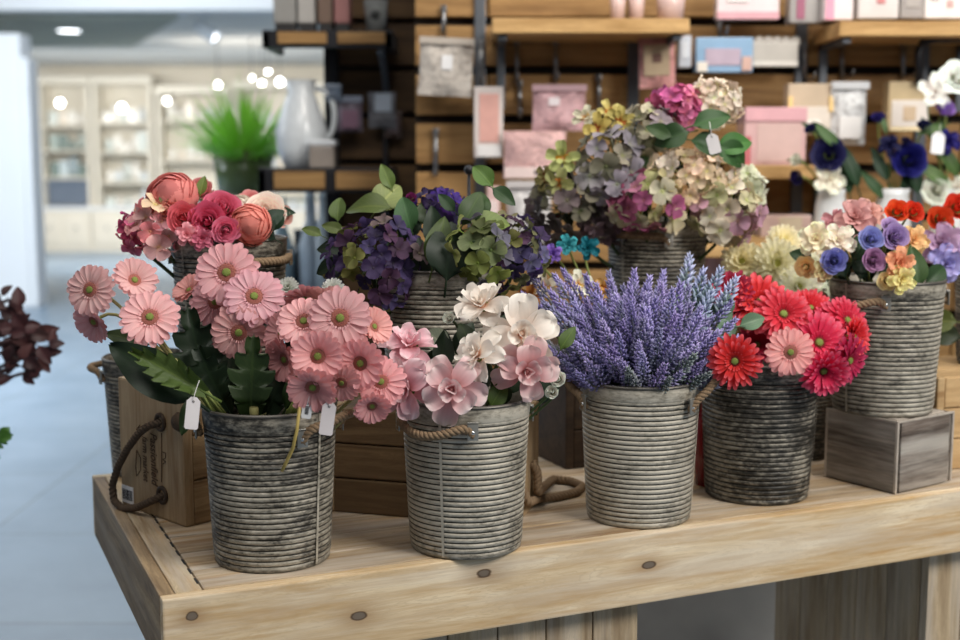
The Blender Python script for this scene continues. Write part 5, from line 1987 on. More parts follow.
CR, PE, MA = hx('f3e6d6'), hx('ecd0b8'), hx('c2608e')
H8 = 'hydrangea stems in the highest bucket'
y8 = B8.y
GRN = hx('3c6a30')
hydrangea('cream hydrangea head at the very top beside the magenta one', 714, 106, 24, y8 - .02, [CR, hx('ecd9c4'), hx('f3e9da')], B8, 36, 10, (1.05, .9, .95), .35, H8, 'flor', leaves=[(692, 126, y8 - .13, 20, 44, .1, .4, GRN, 'leaf0'), (716, 150, y8 - .13, 20, 44, .1, .4, hx('4f8a3c'), 'leaf1'), (690, 140, y8 - .13, -15, 40, .1, .4, hx('33592c'), 'leaf2'), (716, 146, y8 - .13, -25, 42, .1, .3, GRN, 'leaf3')])
hydrangea('magenta hydrangea head beside the cream one at the top', 677, 109, 22, y8 - .03, [MA, hx('b0507c'), hx('d27aa4'), hx('9c4468')], B8, 28, 11.5, (1.05, .9, .85), .35, H8, 'flor', leaves=[(690, 132, y8 - .13, 195, 40, 0, .3, hx('3a5a30'), 'leaf3'), (672, 138, y8 - .13, 150, 30, 0, .3, hx('42602f'), 'leaf1')])
hydrangea('peach cream hydrangea head in the middle of the highest bucket', 694, 176, 34, y8 - .09, [PE, CR, hx('ecd3bb'), hx('e9ccae')], B8, 44, 11, (1.3, .9, .78), .35, H8, 'flor', leaves=[(700, 198, y8 - .10, 15, 44, .0, .4, hx('42683a'), 'leaf2'), (650, 172, y8 - .08, 100, 32, .0, .3, hx('56804a'), 'leaf0')])
hydrangea('grey-green hydrangea head with hints of pink behind the orchids', 647, 132, 27, y8 - .04, [hx('a69a94'), hx('8f8c72'), hx('b9b09a'), hx('9d8f96')], B8, 24, 13, (1, .9, 1), .3, H8)
hydrangea('pale grey hydrangea head with pink-hearted florets', 607, 170, 34, y8 - .08, [hx('c3bcc0'), hx('b5b09a'), hx('d0cbc2'), hx('a39ba6'), hx('8f8a78')], B8, 26, 15, (1, .9, 1.1), .3, H8)
hydrangea('pink and lime hydrangea head in front of the rope', 645, 203, 30, y8 - .12, [hx('c0809a'), hx('b9b284'), hx('d4c9a8'), hx('a85c7e'), hx('cfcab0')], B8, 26, 14, (1.1, .8, .95), .25, H8)
hydrangea('pink-tinged green hydrangea head at the bucket side near the pink box', 727, 213, 30, y8 - .10, [hx('d9cdb4'), hx('c8c39a'), hx('c59aac'), hx('e3dcc8'), hx('cfc8a4')], B8, 28, 14, (1.15, .9, .95), .25, H8)
hydrangea('dusky mauve hydrangea head drooping lowest towards the white packet', 570, 210, 36, y8 - .06, [hx('6d5f62'), hx('5b5250'), hx('7d6a72'), hx('86806e'), hx('4e4646')], B8, 34, 14, (1.25, .9, 1.0), .25, H8)
hydrangea('mauve hydrangea head low behind the rope handle', 605, 222, 22, y8 - .07, [hx('6e5a60'), hx('806a74'), hx('5a4d50')], B8, 20, 12, (1.2, .9, .8), .25, H8)
hydrangea('small white hydrangea head at the side of the highest bucket', 744, 190, 17, y8 - .05, [hx('dfe0cf'), hx('d2d6bd')], B8, 18, 11, (.9, .9, 1.3), .25, H8)
# yellow orchids
orch = MB()
rr_ = random.Random(5)
ring(orch, 5, .06, 0, .98, .60, .25, rr_, e0=.62, bend=-.45, cup=.5, ruffle=.06, nl=9, nw=7, a=.55, base=.25)
ring(orch, 3, .05, .05, .66, .40, .25, rr_, e0=.95, bend=-.5, cup=.6, ruffle=.06, nl=8, nw=6, a=.55, base=.25)
MESH['orchid'] = orch.mesh('petals', petal_mat('orchid_petals', [(0, (1.1, .55, .3)), (.4, W3), (1, (1, 1.02, 1.0))], .2))
lip = MB()
ring(lip, 2, .02, .05, .40, .34, .1, rr_, e0=.7, bend=-.8, cup=.8, ruffle=.08, nl=7, nw=6, a=.6, base=.35)
MESH['lip'] = lip.mesh('lip', petal_mat('orchid_lip', [(0, (1, 1, .6)), (.6, W3), (1, W3)], .2))
for px, py, r_, nx, nz_v, colr, lipc, B, y, lab in [
        (563, 158, 17, -.2, .2, 'bdbf7c', 'd89a3a', B8, y8 - .10, 'lime yellow orchid bloom, upper of the pair over the mauve hydrangea'),
        (560, 184, 17, -.3, -.1, 'b0b478', 'd08a3c', B8, y8 - .11, 'lime yellow orchid bloom, lower of the pair over the mauve hydrangea'),
        (546, 178, 13, -.6, .0, '958c58', '7a3a22', B8, y8 - .09, 'olive orchid bloom turned sideways with a brown lip'),
        (598, 129, 16, -.1, .1, 'c9b466', '9a3a1e', B8, y8 - .07, 'golden orchid bloom with a brown throat near the top'),
        (620, 121, 15, .1, .2, 'b3a860', 'a8451e', B8, y8 - .07, 'golden orchid bloom beside the grey-green hydrangea'),
        (609, 112, 12, .0, .6, 'cfc07a', 'c06a2a', B8, y8 - .05, 'small golden orchid bloom behind its two neighbours'),
        (585, 118, 13, -.2, .4, 'd6d2b8', 'c9b46a', B8, y8 - .04, 'cream orchid bloom at the outside of the golden ones'),
        (545, 286, 16, -.2, .1, 'ece4d2', 'd8b46a', B3, 2.24, 'cream orchid bloom behind the lavender, beside the purple hydrangea'),
        (578, 284, 15, .1, .3, 'e6e2d0', 'd0a860', B3, 2.26, 'cream orchid bloom among the lavender tips'),
        (604, 288, 11, .1, .3, 'c9a25a', 'c07a2a', B3, 2.26, 'small amber orchid bloom among the lavender tips'),
        (530, 297, 13, -.1, .2, 'b5763a', '8a4a1e', B3, 2.22, 'amber brown orchid bloom between gardenia and lavender'),
        (547, 317, 15, .0, .4, '7a50b8', '5c3a94', B3, 2.16, 'violet orchid bloom between the large white gardenia and the lavender'),
        (588, 248, 13, .1, .2, '17727e', '146a78', B3, 2.34, 'teal orchid bloom beside the boards, larger of the two'),
        (568, 245, 12, -.1, .3, '3f9aa0', '1a707c', B3, 2.34, 'pale teal orchid bloom beside the violet bud'),
        (553, 254, 11, -.2, .2, '8a6ac0', '6a4a9c', B3, 2.32, 'lilac orchid bloom under the pale teal one'),
        (537, 262, 10, -.2, .2, '6f55b0', '54409a', B3, 2.30, 'small violet orchid bloom at the purple hydrangea')]:
    o, M = flower('orchid', lab, 'orchid', px, py, r_ * (.85 if lab.startswith(('teal', 'pale teal', 'lilac', 'small violet')) else 1), y, nx, nz_v, 'open0' if lab.startswith(('teal', 'pale teal', 'lilac', 'small violet')) else 'orchid', hx(colr), foot(B, 0, .03), None, calyx=False)
    link('lip', MESH['lip'], o, hx(lipc))
hang_tag('white paper tag hanging under the cream hydrangea', 711, 134, 12, 20, y8 - .19, -.25, colr='cfcbcb')

# lavender
LAV = [hx('a096cc'), hx('a89ed2'), hx('9286be'), hx('9a8fc8'), hx('8f8ab4')]
LAVG = [hx('8e909a'), hx('8688a2'), hx('7c8488')]
GLV = 'lavender stems in the pale bucket'


def lav_stem(tip, c, colr, ln, name='lavender_stem', lab='purple lavender stem in the pale bucket beside the red gerberas', cat='lavender', group=GLV, scale_w=1.0, ms=None):
    tip, c = Vector(tip), Vector(c)
    d = (tip - c)
    L = d.length
    dirv = (d.normalized() + Vector((R.uniform(-.1, .1), R.uniform(-.1, .1), .12 + R.uniform(-.08, .1)))).normalized()
    base = tip - dirv * ln
    M = axes(dirv, base, R.uniform(0, 6), ln)
    t = thing(name, lab, cat, M, group=group)
    o = link('flower_spike', MESH[ms or 'lav%d' % R.randrange(4)], t, colr)
    mb = MB()
    tube(mb, bez(base, base - dirv * .03, c + d * .25, c - Vector((0, 0, .05)), 7), .0013, 5)
    mb.obj('stem', M_['stem_dark'], t, inv=M.inverted())
    return t


CL = Vector((B3.x, B3.y, B3.z + HB - .03))
rl = random.Random(3)
cnt = 0
while cnt < 138:
    i = cnt
    q = (i + .5) / 138
    th = 1.36 * q ** .62
    ph = i * 2.39996 + rl.uniform(-.2, .2)
    L = (.185 - .030 * (th / 1.36) ** 2) * rl.uniform(.84, 1.06)
    d = Vector((math.sin(th) * math.cos(ph) * 1.10, math.sin(th) * math.sin(ph) * .85, math.cos(th)))
    if d.y > .55:
        L *= .95
    tip = CL + d * L + Vector((0, 0, .015))
    low = th > .95 and d.y < .2
    colr = rl.choice(LAVG) if (low and rl.random() < .45) else rl.choice(LAV)
    lav_stem(tip, CL + Vector((d.x * .03, d.y * .03, 0)), colr, rl.uniform(.085, .115))
    cnt += 1
for px, py, y in [(529, 272, 2.16), (553, 273, 2.16), (562, 268, 2.2), (549, 290, 2.12), (608, 270, 2.18), (664, 269, 2.2), (634, 268, 2.15), (541, 300, 2.1), (585, 273, 2.18), (733, 300, 2.15), (737, 318, 2.12), (520, 292, 2.12), (650, 275, 2.14)]:
    lav_stem(P(px, py, y), CL, R.choice(LAV), .10, lab='purple lavender stem in the pale bucket beside the red gerberas')
# blue delphinium sprays with pale leaves
BLU = [hx('b0b6d8'), hx('bcc2e0'), hx('a4acd0')]
MESH['delph'] = spike_mesh(150, 46, .22, .20).mesh('flower_spike', M_['lavender'])
for px, py, y, lab in [(690, 254, 2.2, 'blue delphinium spray standing highest behind the lavender'), (704, 268, 2.19, 'blue delphinium spray next to the highest one'), (722, 268, 2.18, 'blue delphinium spray above the crimson gerbera'), (737, 276, 2.16, 'pale blue delphinium spray reaching over the red gerberas'), (712, 290, 2.14, 'short blue delphinium spray among its pale leaves')]:
    t = lav_stem(P(px, py, y), CL + Vector((.04, .0, 0)), R.choice(BLU), .07, 'delphinium', lab, 'delphinium', 'blue delphinium sprays', ms='delph')
    Mi = t.matrix_basis.inverted()
    add_leaf(t, Mi, px - 4, py + 62, y - .02, R.choice([60, 110, 140]), 30, .1, .3, hx('8fae90'), 'leaf%d' % R.randrange(4))
    add_leaf(t, Mi, px + 2, py + 50, y - .02, R.choice([20, 45, 80]), 32, .1, .3, hx('7d9f7e'), 'leaf%d' % R.randrange(4))

# coral roses, ranunculus and pink hydrangea florets in the raised bucket
yR6 = B6.y
GC = 'flowers in the coral rose bucket'
HP, SA = hx('d9506e'), hx('e8877c')
for nm, px, py, r_, dy, nx, nz_v, ms, colr, lab in [
        ('ranunculus', 172, 190, 20, -.05, -.1, .55, 'ran0', hx('e58e86'), 'large coral ranunculus at the top of the raised bucket'),
        ('coral_rose', 184, 212, 14, -.10, .05, .25, 'rose0', hx('e0687a'), 'coral pink rose below the large ranunculus'),
        ('rose_bud', 169, 203, 12, -.08, -.3, .35, 'rosebud0', hx('e59a8e'), 'peach rosebud between the ranunculus and the pink florets'),
        ('hot_pink_rose', 208, 216, 17, -.10, .05, .15, 'rose1', hx('e2627a'), 'hot pink rose in the middle of the raised bucket'),
        ('hot_pink_rose', 222, 203, 17, -.07, .2, .5, 'rose2', hx('e57088'), 'hot pink rose with an upright petal behind the salmon ball'),
        ('hot_pink_rose', 226, 224, 12, -.11, .2, -.1, 'rose0', hx('e27c90'), 'small hot pink rose at the rim beside the salmon ball'),
        ('ranunculus', 251, 219, 16.5, -.09, .05, .0, 'ran1', hx('eb8f84'), 'round salmon ranunculus ball over the rope handle'),
        ('cream_ranunculus', 240, 205, 13, -.03, .0, .4, 'ran2', hx('efdcd0'), 'cream ranunculus behind the salmon ball'),
        ('pink_rose', 250, 196, 11, .0, .1, .5, 'rose2', hx('e89a9c'), 'small pink rose topmost at the cream side'),
        ('cream_rose', 266, 206, 17, -.04, .2, .4, 'rose0', hx('f0d9cf'), 'cream rose furthest along, above the dark leaf'),
        ('pale_pink_rose', 281, 210, 12, -.03, .5, .2, 'rosebud1', hx('edb6ae'), 'pale pink rosebud at the end over the rope handle'),
        ('pink_rose', 200, 184, 13, .0, .1, .6, 'rosebud2', hx('e59690'), 'pink rosebud with green sepals beside the large ranunculus'),
        ('pale_pink_rose', 145, 205, 12, -.02, -.5, .3, 'rosebud1', hx('e6aca4'), 'pale pink rosebud furthest towards the shop'),
        ('small_pink_rose', 187, 228, 9, -.12, .1, .1, 'open2', hx('efa5ae'), 'tiny light pink blossom at the rim below the coral rose'),
        ('small_pink_rose', 202, 232, 9, -.12, .1, -.1, 'open0', hx('dd7a8c'), 'tiny pink blossom at the rim below the hot pink rose')]:
    flower(nm, lab, 'rose' if 'rose' in nm else 'ranunculus', px, py + 6, r_ * 1.28, yR6 + dy, nx, nz_v, ms, colr, foot(B6), GC, False, None, True)
hydrangea('pink and lime hydrangea florets drooping from the raised bucket', 158, 228, 23, yR6 - .06, [hx('f4b2ba'), hx('ec90a2'), hx('ecd2b0'), hx('f6c0c2')], B6, 22, 13, (.9, .8, 1.15), .2, GC, leaves=[(276, 240, yR6 - .06, 150, 34, .0, .3, hx('1f3a28'), 'leaf1'), (258, 240, yR6 - .09, 60, 30, .0, .3, hx('1f3a28'), 'leaf2'), (190, 240, yR6 - .08, 80, 30, .0, .3, hx('1f3a28'), 'leaf3'), (225, 242, yR6 - .08, 110, 28, .0, .3, hx('233c2a'), 'leaf0'), (262, 226, yR6 - .07, 40, 30, .2, .3, hx('22402a'), 'leaf1'), (272, 232, yR6 - .06, 70, 28, .2, .3, hx('2c4a30'), 'leaf2'), (270, 214, yR6 - .03, 5, 26, .0, .5, hx('2c4a34'), 'leaf0'), (240, 236, yR6 - .08, 150, 34, .0, .3, hx('1f3a28'), 'leaf3'), (200, 196, yR6 - .03, 80, 22, .0, .3, hx('7d9440'), 'leaf0'), (165, 205, yR6 - .08, 100, 16, .0, .3, hx('6d8a3c'), 'leaf2'), (214, 236, yR6 - .05, 30, 36, .0, .3, hx('1f3a28'), 'leaf1')])
hydrangea('magenta hydrangea florets hanging lowest from the raised bucket', 135, 233, 15, yR6 - .05, [hx('c85a80'), hx('b84a72'), hx('d4708e')], B6, 14, 11, (.8, .8, 1.3), .2, GC)

# white chrysanthemums
for px, py, r_, dy, nx, nz_v, colr, lab in [(776, 264, 23, -.05, .0, .25, 'f0ead2', 'largest cream chrysanthemum, facing out below the pink box'), (742, 262, 20, -.03, -.2, .3, 'ece8cc', 'cream chrysanthemum nearest the tall hydrangea bucket'), (797, 287, 21, -.08, .1, .2, 'eeeee2', 'white chrysanthemum closest to the mixed rose bucket rope'),
                                            (815, 294, 15, -.04, .4, .1, 'e6eadf', 'small white chrysanthemum behind the mixed rose rope'), (783, 243, 17, .02, .1, .6, 'ebe6cc', 'cream chrysanthemum highest of the white ones'), (757, 286, 17, -.04, -.1, .1, 'e9e6d2', 'cream chrysanthemum half hidden by the topmost red gerbera'), (808, 266, 14, .0, .3, .4, 'e8e8d8', 'white chrysanthemum tucked behind the cream roses')]:
    fo, _m = flower('white_chrysanthemum', lab, 'chrysanthemum', px, py, r_ * 1.2, B10.y + dy, nx, nz_v, 'mum%d' % (px % 3), tuple(min(1, q_ * 1.12) for q_ in hx(colr)), foot(B10), 'white chrysanthemums', leaves=[(px + 6, py + r_, B10.y + dy + .03, R.choice([-60, -120, -30]), 30, .0, .4, MG, 'leaf%d' % (px % 4))])
    link('flower_centre', MESH['mumeye'], fo)

# mixed rose bucket
yM = BR_.y
GM = 'flowers in the mixed rose bucket'
LIL, BLL, MAU = hx('b093c4'), hx('9a98d2'), hx('b886ac')
for nm, px, py, r_, dy, nx, nz_v, ms, colr, lab in [
        ('lilac_rose', 895, 237, 14.5, -.10, .05, .25, 'rose0', LIL, 'large lilac rose in the middle of the mixed bucket'),
        ('lilac_rose', 890, 226, 10, -.07, .0, .6, 'rose1', hx('c3a4d0'), 'lilac rose opening upwards behind the large lilac one'),
        ('blue_rose', 871, 239, 13.5, -.10, -.1, .3, 'rose1', BLL, 'periwinkle rose beside the large lilac one'),
        ('mauve_rose', 874, 260, 13.5, -.12, .0, .1, 'rose2', MAU, 'mauve rose just above the bracket'),
        ('blue_rose', 834, 261, 14, -.10, -.25, .1, 'rose0', hx('8f8cce'), 'periwinkle rose over the drooping rope'),
        ('peach_rose', 899, 263, 14, -.12, .05, .1, 'open2', hx('efb184'), 'peach rose above the small yellow one'),
        ('yellow_rose', 901, 279, 12.5, -.13, .1, .0, 'open0', hx('ead99a'), 'pale yellow rose at the rim, nearest the big leaf'),
        ('yellow_rose', 887, 281, 9, -.12, -.1, -.1, 'open1', hx('e8cf94'), 'tiny yellow rose at the rim below the mauve one'),
        ('cream_rose', 816, 240, 16, -.08, -.3, .3, 'open2', hx('efe6c6'), 'cream rose with open petals furthest over the chrysanthemums'),
        ('cream_rose', 838, 241, 15, -.08, .0, .35, 'open0', hx('f0e4d4'), 'cream rose between the pink freesia and the rope'),
        ('peach_rose', 806, 267, 10, -.07, -.5, -.1, 'open1', hx('e8c48c'), 'amber rose turned aside over the rope'),
        ('cream_rose', 822, 271, 10, -.09, -.2, -.2, 'open2', hx('e2d3a0'), 'small beige rose resting on the rope'),
        ('freesia', 854, 219, 18, -.04, -.05, .45, 'lily0', hx('d9a0a0'), 'dusty pink freesia at the top of the mixed bucket'),
        ('freesia', 868, 214, 13, -.02, .2, .5, 'lily1', hx('dfa49c'), 'dusty pink freesia with an orange throat beside the tulips'),
        ('freesia', 836, 222, 12, -.02, -.3, .5, 'lily2', hx('d99aa6'), 'small dusty pink freesia above the cream roses'),
        ('orange_tulip', 897, 212, 15, -.02, -.1, .5, 'tul0', hx('e4562a'), 'orange tulip nearest the pink freesias'),
        ('orange_tulip', 913, 212, 14, -.02, .1, .4, 'tul1', hx('e0502a'), 'orange tulip second from the pink freesias'),
        ('peach_rose', 913, 240, 13, -.06, .1, .3, 'open0', hx('efc08c'), 'peach rose under the second orange tulip')]:
    flower(nm, lab, nm.split('_')[-1], px, py, r_ * (1.02 if ms.startswith('rose') else 1.1), yM + dy, nx, nz_v, ms, colr, foot(BR_), GM, False, None, True)
for i, (px, py, ang, ln, dy, colr, lab) in enumerate([(918, 288, 95, 46, -.10, hx('4a6a34'), 'big upright leaf at the rim of the mixed bucket'), (852, 262, 60, 40, -.07, hx('3c5a34'), 'dark leaf beside the mauve rose'), (846, 278, 120, 34, -.06, hx('2c4a2e'), 'dark leaf behind the drooping rope'), (860, 280, 80, 36, -.05, hx('22402a'), 'darkest leaf below the mauve rose'),
                                                      (880, 282, 60, 30, -.06, hx('2c4a2e'), 'dark leaf below the peach rose'), (856, 246, 110, 30, -.06, hx('44663a'), 'leaf between the cream and periwinkle roses'), (925, 285, 40, 36, -.04, hx('35552f'), 'dark leaf under the lilac lily'), (812, 262, 150, 26, -.03, hx('35552f'), 'dark leaf behind the amber rose')]):
    lone_leaf(lab, px, py, yM + dy, ang, ln, .1, .25, colr, 'leaf%d' % (i % 4), 0, 'leaf', 'rose_leaf', 'rose leaves in the mixed bucket')
for i, (px, py, ang, ln, lab) in enumerate([(868, 284, 100, 40, 'dark leaf at the rim between bracket and mauve rose'), (842, 284, 90, 30, 'dark leaf at the rim under the periwinkle rose'), (912, 286, 110, 34, 'dark leaf at the rim beside the yellow rose'), (858, 268, 60, 36, 'dark leaf between the periwinkle and mauve roses'), (885, 258, 90, 34, 'dark leaf behind the peach and mauve roses'), (850, 248, 40, 34, 'dark leaf under the upper periwinkle rose')]):
    lone_leaf(lab, px, py, yM - .02, ang, ln, .1, .15, hx('22361f'), 'leaf%d' % (i % 4), 0, 'leaf', 'rose_leaf', 'rose leaves in the mixed bucket')
# flowers of the cut-off bucket
y11 = B11.y
for nm, px, py, r_, dy, nx, nz_v, ms, colr, lab in [
        ('orange_tulip', 940, 219, 18, -.12, -.1, .3, 'tul2', hx('e8602c'), 'orange tulip in front of the white lisianthus'),
        ('orange_tulip', 957, 208, 19, -.10, .0, .4, 'tul0', hx('e4562a'), 'largest orange tulip, cut off at the edge'),
        ('lilac_lily', 940, 243, 21, -.13, -.1, .2, 'lily0', hx('c4a2c0'), 'lilac lily with a golden throat beside the orange tulips'),
        ('lilac_lily', 946, 264, 18, -.15, .0, .1, 'lily1', hx('aaa4d8'), 'periwinkle lily with ruffled petals above the pale crate'),
        ('lilac_lily', 966, 246, 17, -.12, .2, .1, 'lily2', hx('b79ccc'), 'lilac lily cut off at the edge')]:
    flower(nm, lab, nm.split('_')[-1], px, py, r_, y11 + dy, nx, nz_v, ms, colr, foot(B11), 'flowers in the cut-off bucket')
lone_leaf('yellow-green leaf hanging below the periwinkle lily', 958, 322, y11 - .04, 175, 40, -.2, .3, hx('6a7434'), 'leaf2', 0, 'leaf', 'lily_leaf', 'lily leaves')
lone_leaf('dark leaf in the gap beside the mixed bucket', 962, 338, y11 - .02, 165, 46, -.2, .3, hx('3c4a2c'), 'leaf1', 0, 'leaf', 'lily_leaf', 'lily leaves')

# lisianthus in white vases on the rack shelf behind
yV = YR - .46
zD = S_D[2]
vases = []
for px, w_, lab in [(830, .045, 'white ceramic vase under the white lisianthus'), (892, .05, 'white ceramic vase under the deep blue lisianthus'), (948, .05, 'white ceramic vase at the edge, under the lilac bud')]:
    A = P(px, 230, yV)
    ht = P(px, 190, yV).z - zD
    t = thing('white_vase', lab, 'vase', loc=(A.x, yV, zD))
    mb = MB()
    lathe(mb, [(.001, 0), (w_ * .9, 0), (w_, ht * .15), (w_ * .92, ht * .7), (w_ * .8, ht * .9), (w_ * .9, ht), (w_ * .8, ht), (w_ * .7, ht * .85), (.001, ht * .3)], 28)
    mb.obj('vase_body', M_['gloss'], t, color=hx('dfe3e6'))
    mb = MB()
    lathe(mb, [(w_ * .88, ht - .002), (w_ * .93, ht + .002), (w_ * .84, ht + .004)], 28)
    mb.obj('vase_lip', M_['gloss'], t, color=hx('eef0f2'))
    vases.append(Vector((A.x, yV, zD)))
NAVY, DB = hx('1e1b48'), hx('2a2272')
for nm, px, py, r_, vi, nx, nz_v, ms, colr, lab, lv in [
        ('white_lisianthus', 829, 180, 18, 0, .0, .35, 'open0', hx('e9e4d6'), 'white lisianthus bloom facing out beside the navy one', [(846, 172, yV - .02, 130, 46, 0, .3, hx('3f6638'), 'slim'), (850, 195, yV - .02, 105, 44, .2, .2, hx('2f5232'), 'slim'), (842, 200, yV - .01, 160, 30, 0, .3, hx('2a4a2e'), 'slim')]),
        ('navy_lisianthus', 829, 155, 19, 0, -.3, .3, 'open1', NAVY, 'navy lisianthus bloom above the white one', [(840, 150, yV - .03, 130, 40, 0, .3, hx('5a7d48'), 'slim'), (858, 188, yV - .03, 110, 50, .1, .2, hx('2c4c30'), 'slim')]),
        ('lisianthus_bud', 811, 129, 9, 0, -.6, .6, 'rosebud0', NAVY, 'navy lisianthus bud on a long stalk beside the large pink box', [(822, 138, yV, 140, 26, 0, .3, hx('4a6a3c'), 'slim')]),
        ('lisianthus_bud', 797, 160, 9, 0, -.7, .2, 'rosebud1', hx('e2ddcf'), 'white lisianthus bud lying against the low shelf', [(806, 163, yV, 170, 20, 0, .3, hx('4a6a3c'), 'slim')]),
        ('lisianthus_bud', 797, 177, 10, 0, -.7, -.1, 'rosebud2', NAVY, 'navy lisianthus bud under the low shelf', []),
        ('blue_lisianthus', 909, 160, 21, 1, .0, .15, 'rose0', DB, 'deep blue lisianthus bloom, the largest', [(888, 182, yV - .02, 115, 40, -.2, .2, hx('27472d'), 'slim'), (903, 200, yV - .02, 80, 44, .1, .2, hx('27472d'), 'slim'), (885, 200, yV - .02, 130, 40, .1, .2, hx('3a5f36'), 'slim'), (918, 195, yV - .03, 100, 46, 0, .2, hx('2c4c30'), 'slim')]),
        ('navy_lisianthus', 889, 146, 12, 1, -.3, .3, 'open2', NAVY, 'navy lisianthus bloom behind the largest blue one', []),
        ('lisianthus_bud', 906, 142, 8, 1, .1, .6, 'rosebud0', NAVY, 'navy lisianthus bud directly above the largest blue bloom', []),
        ('lisianthus_bud', 878, 118, 10, 1, -.2, .8, 'rosebud0', hx('2a2a6c'), 'navy lisianthus bud on a stalk below the clear gold box', [(886, 134, yV, 100, 22, 0, .3, hx('5c7d4a'), 'slim')]),
        ('lisianthus_bud', 924, 126, 11, 1, .0, .7, 'rosebud1', NAVY, 'navy lisianthus bud beside the lilac one', [(932, 140, yV - .02, 110, 26, 0, .3, hx('5c8044'), 'slim')]),
        ('lilac_lisianthus', 945, 109, 14, 2, .1, .6, 'rosebud2', hx('9a7ac4'), 'lilac lisianthus bud opening at the top by the edge', [(945, 125, yV - .03, 200, 30, 0, .3, hx('5a7d40'), 'slim'), (950, 188, yV - .03, 140, 46, 0, .3, hx('6a8a4a'), 'slim'), (958, 178, yV - .03, 120, 50, .1, .2, hx('57783c'), 'slim'), (938, 150, yV - .02, 80, 34, 0, .3, hx('44683a'), 'slim')]),
        ('blue_lisianthus', 948, 142, 13, 2, .2, .3, 'open0', DB, 'deep blue lisianthus bloom behind the hanging tag', []),
        ('white_lisianthus', 937, 190, 17, 2, -.1, .3, 'open1', hx('e9e6dc'), 'white lisianthus bloom above the orange tulips', []),
        ('white_lisianthus', 958, 188, 14, 2, .1, .3, 'open2', hx('ece8dc'), 'white lisianthus bloom cut off at the edge', []),
        ('white_lisianthus', 935, 92, 19, 2, .0, .3, 'open0', hx('f0eeea'), 'white lisianthus bloom beside the clear gold box', []),
        ('white_lisianthus', 957, 78, 19, 2, .0, .4, 'open1', hx('f2f0ec'), 'white lisianthus bloom topmost at the edge', [])]:
    flower(nm, lab, 'lisianthus', px, py, r_ * .9, yV - .03, nx, nz_v, ms, colr, vases[vi] + Vector((0, 0, .02)), 'lisianthus on the rack shelf', False, None, True, 'stem', lv, .003)
hang_tag('white paper tag hanging among the lisianthus leaves', 939, 132, 13, 22, yV - .10, .1, colr='e6e6e8')

# burgundy foliage at the left edge: a tall pot plant beside the table
pot = P(-75, 500, 2.9)
t = thing('burgundy_plant', 'blurred burgundy-leaved plant reaching in beside the table', 'plant', loc=(pot.x, 2.9, 0))
mb = MB()
lathe(mb, [(.001, 0), (.11, 0), (.14, .28), (.15, .30), (.14, .30), (.12, .26), (.001, .25)], 32)
mb.obj('pot', M_['matte'], t, color=hx('4a4a4c'))
mb = MB()
rb = random.Random(9)
Mi = Matrix.Translation((-pot.x, -2.9, 0))
tips = [(8, 300), (30, 330), (46, 350), (20, 365), (10, 340), (-10, 310), (28, 372), (0, 375), (12, 318), (36, 352), (-20, 350), (22, 345)]
for (px, py) in tips:
    q = P(px, py, 2.9 + rb.uniform(-.06, .06))
    tube(mb, bez((0, 0, .25), (0, 0, .75), (q.x - pot.x - .12, 0, q.z - .02), (q.x - pot.x, q.y - 2.9, q.z), 10), .004, 6)
mb.obj('stem', M_['col'], t, color=hx('3d2a2c'))
for (px, py) in tips:
    for k in range(5):
        add_leaf(t, Mi, px + rb.uniform(-16, 8), py + rb.uniform(-12, 12), 2.9 + rb.uniform(-.05, .05), rb.uniform(-60, 110), rb.uniform(16, 26), rb.uniform(-.4, .4), rb.uniform(0, .5), hx(rb.choice(['5a3438', '4a2c30', '6a4040', '553a3a'])), 'leaf%d' % rb.randrange(4))
pot = P(-42, 560, 2.7)
t = thing('green_plant', 'bright green plant tip below the burgundy foliage', 'plant', loc=(pot.x, 2.7, 0))
mb = MB()
lathe(mb, [(.001, 0), (.07, 0), (.085, .2), (.09, .22), (.08, .22), (.001, .18)], 28)
mb.obj('pot', M_['matte'], t, color=hx('6a6a66'))
mb = MB()
tube(mb, [(0, 0, .18), (0, 0, .6), (.05, 0, .76)], .004, 6)
mb.obj('stem', M_['stem'], t)
Mi = Matrix.Translation((-pot.x, -2.7, 0))
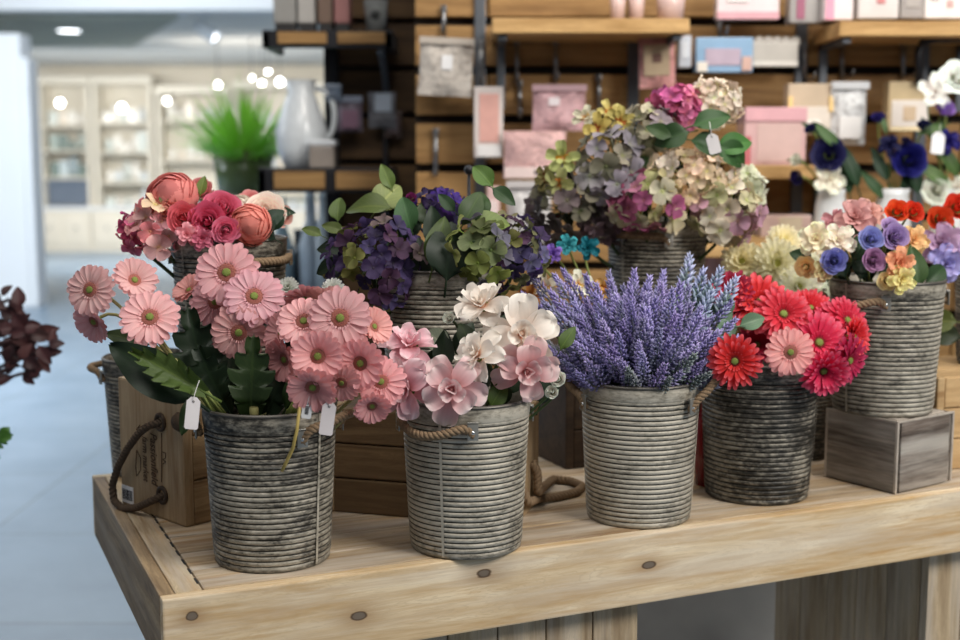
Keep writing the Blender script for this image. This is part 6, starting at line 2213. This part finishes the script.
for k in range(9):
    add_leaf(t, Mi, rb.uniform(-14, 0), rb.uniform(432, 458), 2.7 + rb.uniform(-.03, .03), rb.uniform(-60, 60), rb.uniform(12, 18), rb.uniform(-.3, .3), .3, hx('5f9a3a'), 'leaf%d' % rb.randrange(4))

# ------------------------------------------------------------------ light
w = bpy.data.worlds.new('world')
sc.world = w
w.use_nodes = True
bg = w.node_tree.nodes['Background']
bg.inputs[0].default_value = (.92, .95, 1.0, 1)
bg.inputs[1].default_value = .19


def area(name, loc, tgt, sx, sy, power, col=(1, 1, 1)):
    l_ = bpy.data.lights.new(name, 'AREA')
    l_.shape = 'RECTANGLE'
    l_.size, l_.size_y = sx, sy
    l_.energy = power
    l_.color = col
    o = bpy.data.objects.new(name, l_)
    COL.objects.link(o)
    o.location = loc
    d = Vector(tgt) - Vector(loc)
    o.rotation_euler = d.to_track_quat('-Z', 'Y').to_euler()
    return o


area('key_light', (2.2, .5, 2.8), (.2, 2.1, .9), 1.2, .9, 88, (1, .96, .90))
area('overhead_light', (-.5, 1.2, 3.1), (-.1, 2.1, .8), 1.4, .9, 24, (1, .97, .93))
area('rack_light', (.9, 2.5, 3.0), (.9, 3.9, 1.5), 2.0, .4, 36, (1, .93, .84))
area('shop_light', (-4.5, 16.5, 2.65), (-4.5, 17.8, .6), 6, 3, 390, (1, .97, .92))
area('aisle_light', (-3.5, 8, 3.3), (-3.0, 8.6, 0), 4, 5, 290, (.92, .97, 1))
left_lamp = area('left_fill', (-6.5, 4.5, 2.6), (-3.5, 7.5, .2), 3, 2.0, 80, (.85, .93, 1))  # unseen fill lamp added to brighten the pillar and left floor
left_lamp.data.spread = 1.9
area('ceiling_fill', (-2.6, 15.6, 2.25), (-2.6, 15.8, 3.0), 2.2, 1.0, 13, (1, .92, .80))  # unseen lamp added to warm the far ceiling

sc.view_settings.view_transform = 'Standard'
sc.view_settings.look = 'None'
sc.view_settings.exposure = 0.0
sc.view_settings.gamma = 1.0
try:
    sc.cycles.use_denoising = True
    sc.cycles.max_bounces = 8
except Exception:
    pass
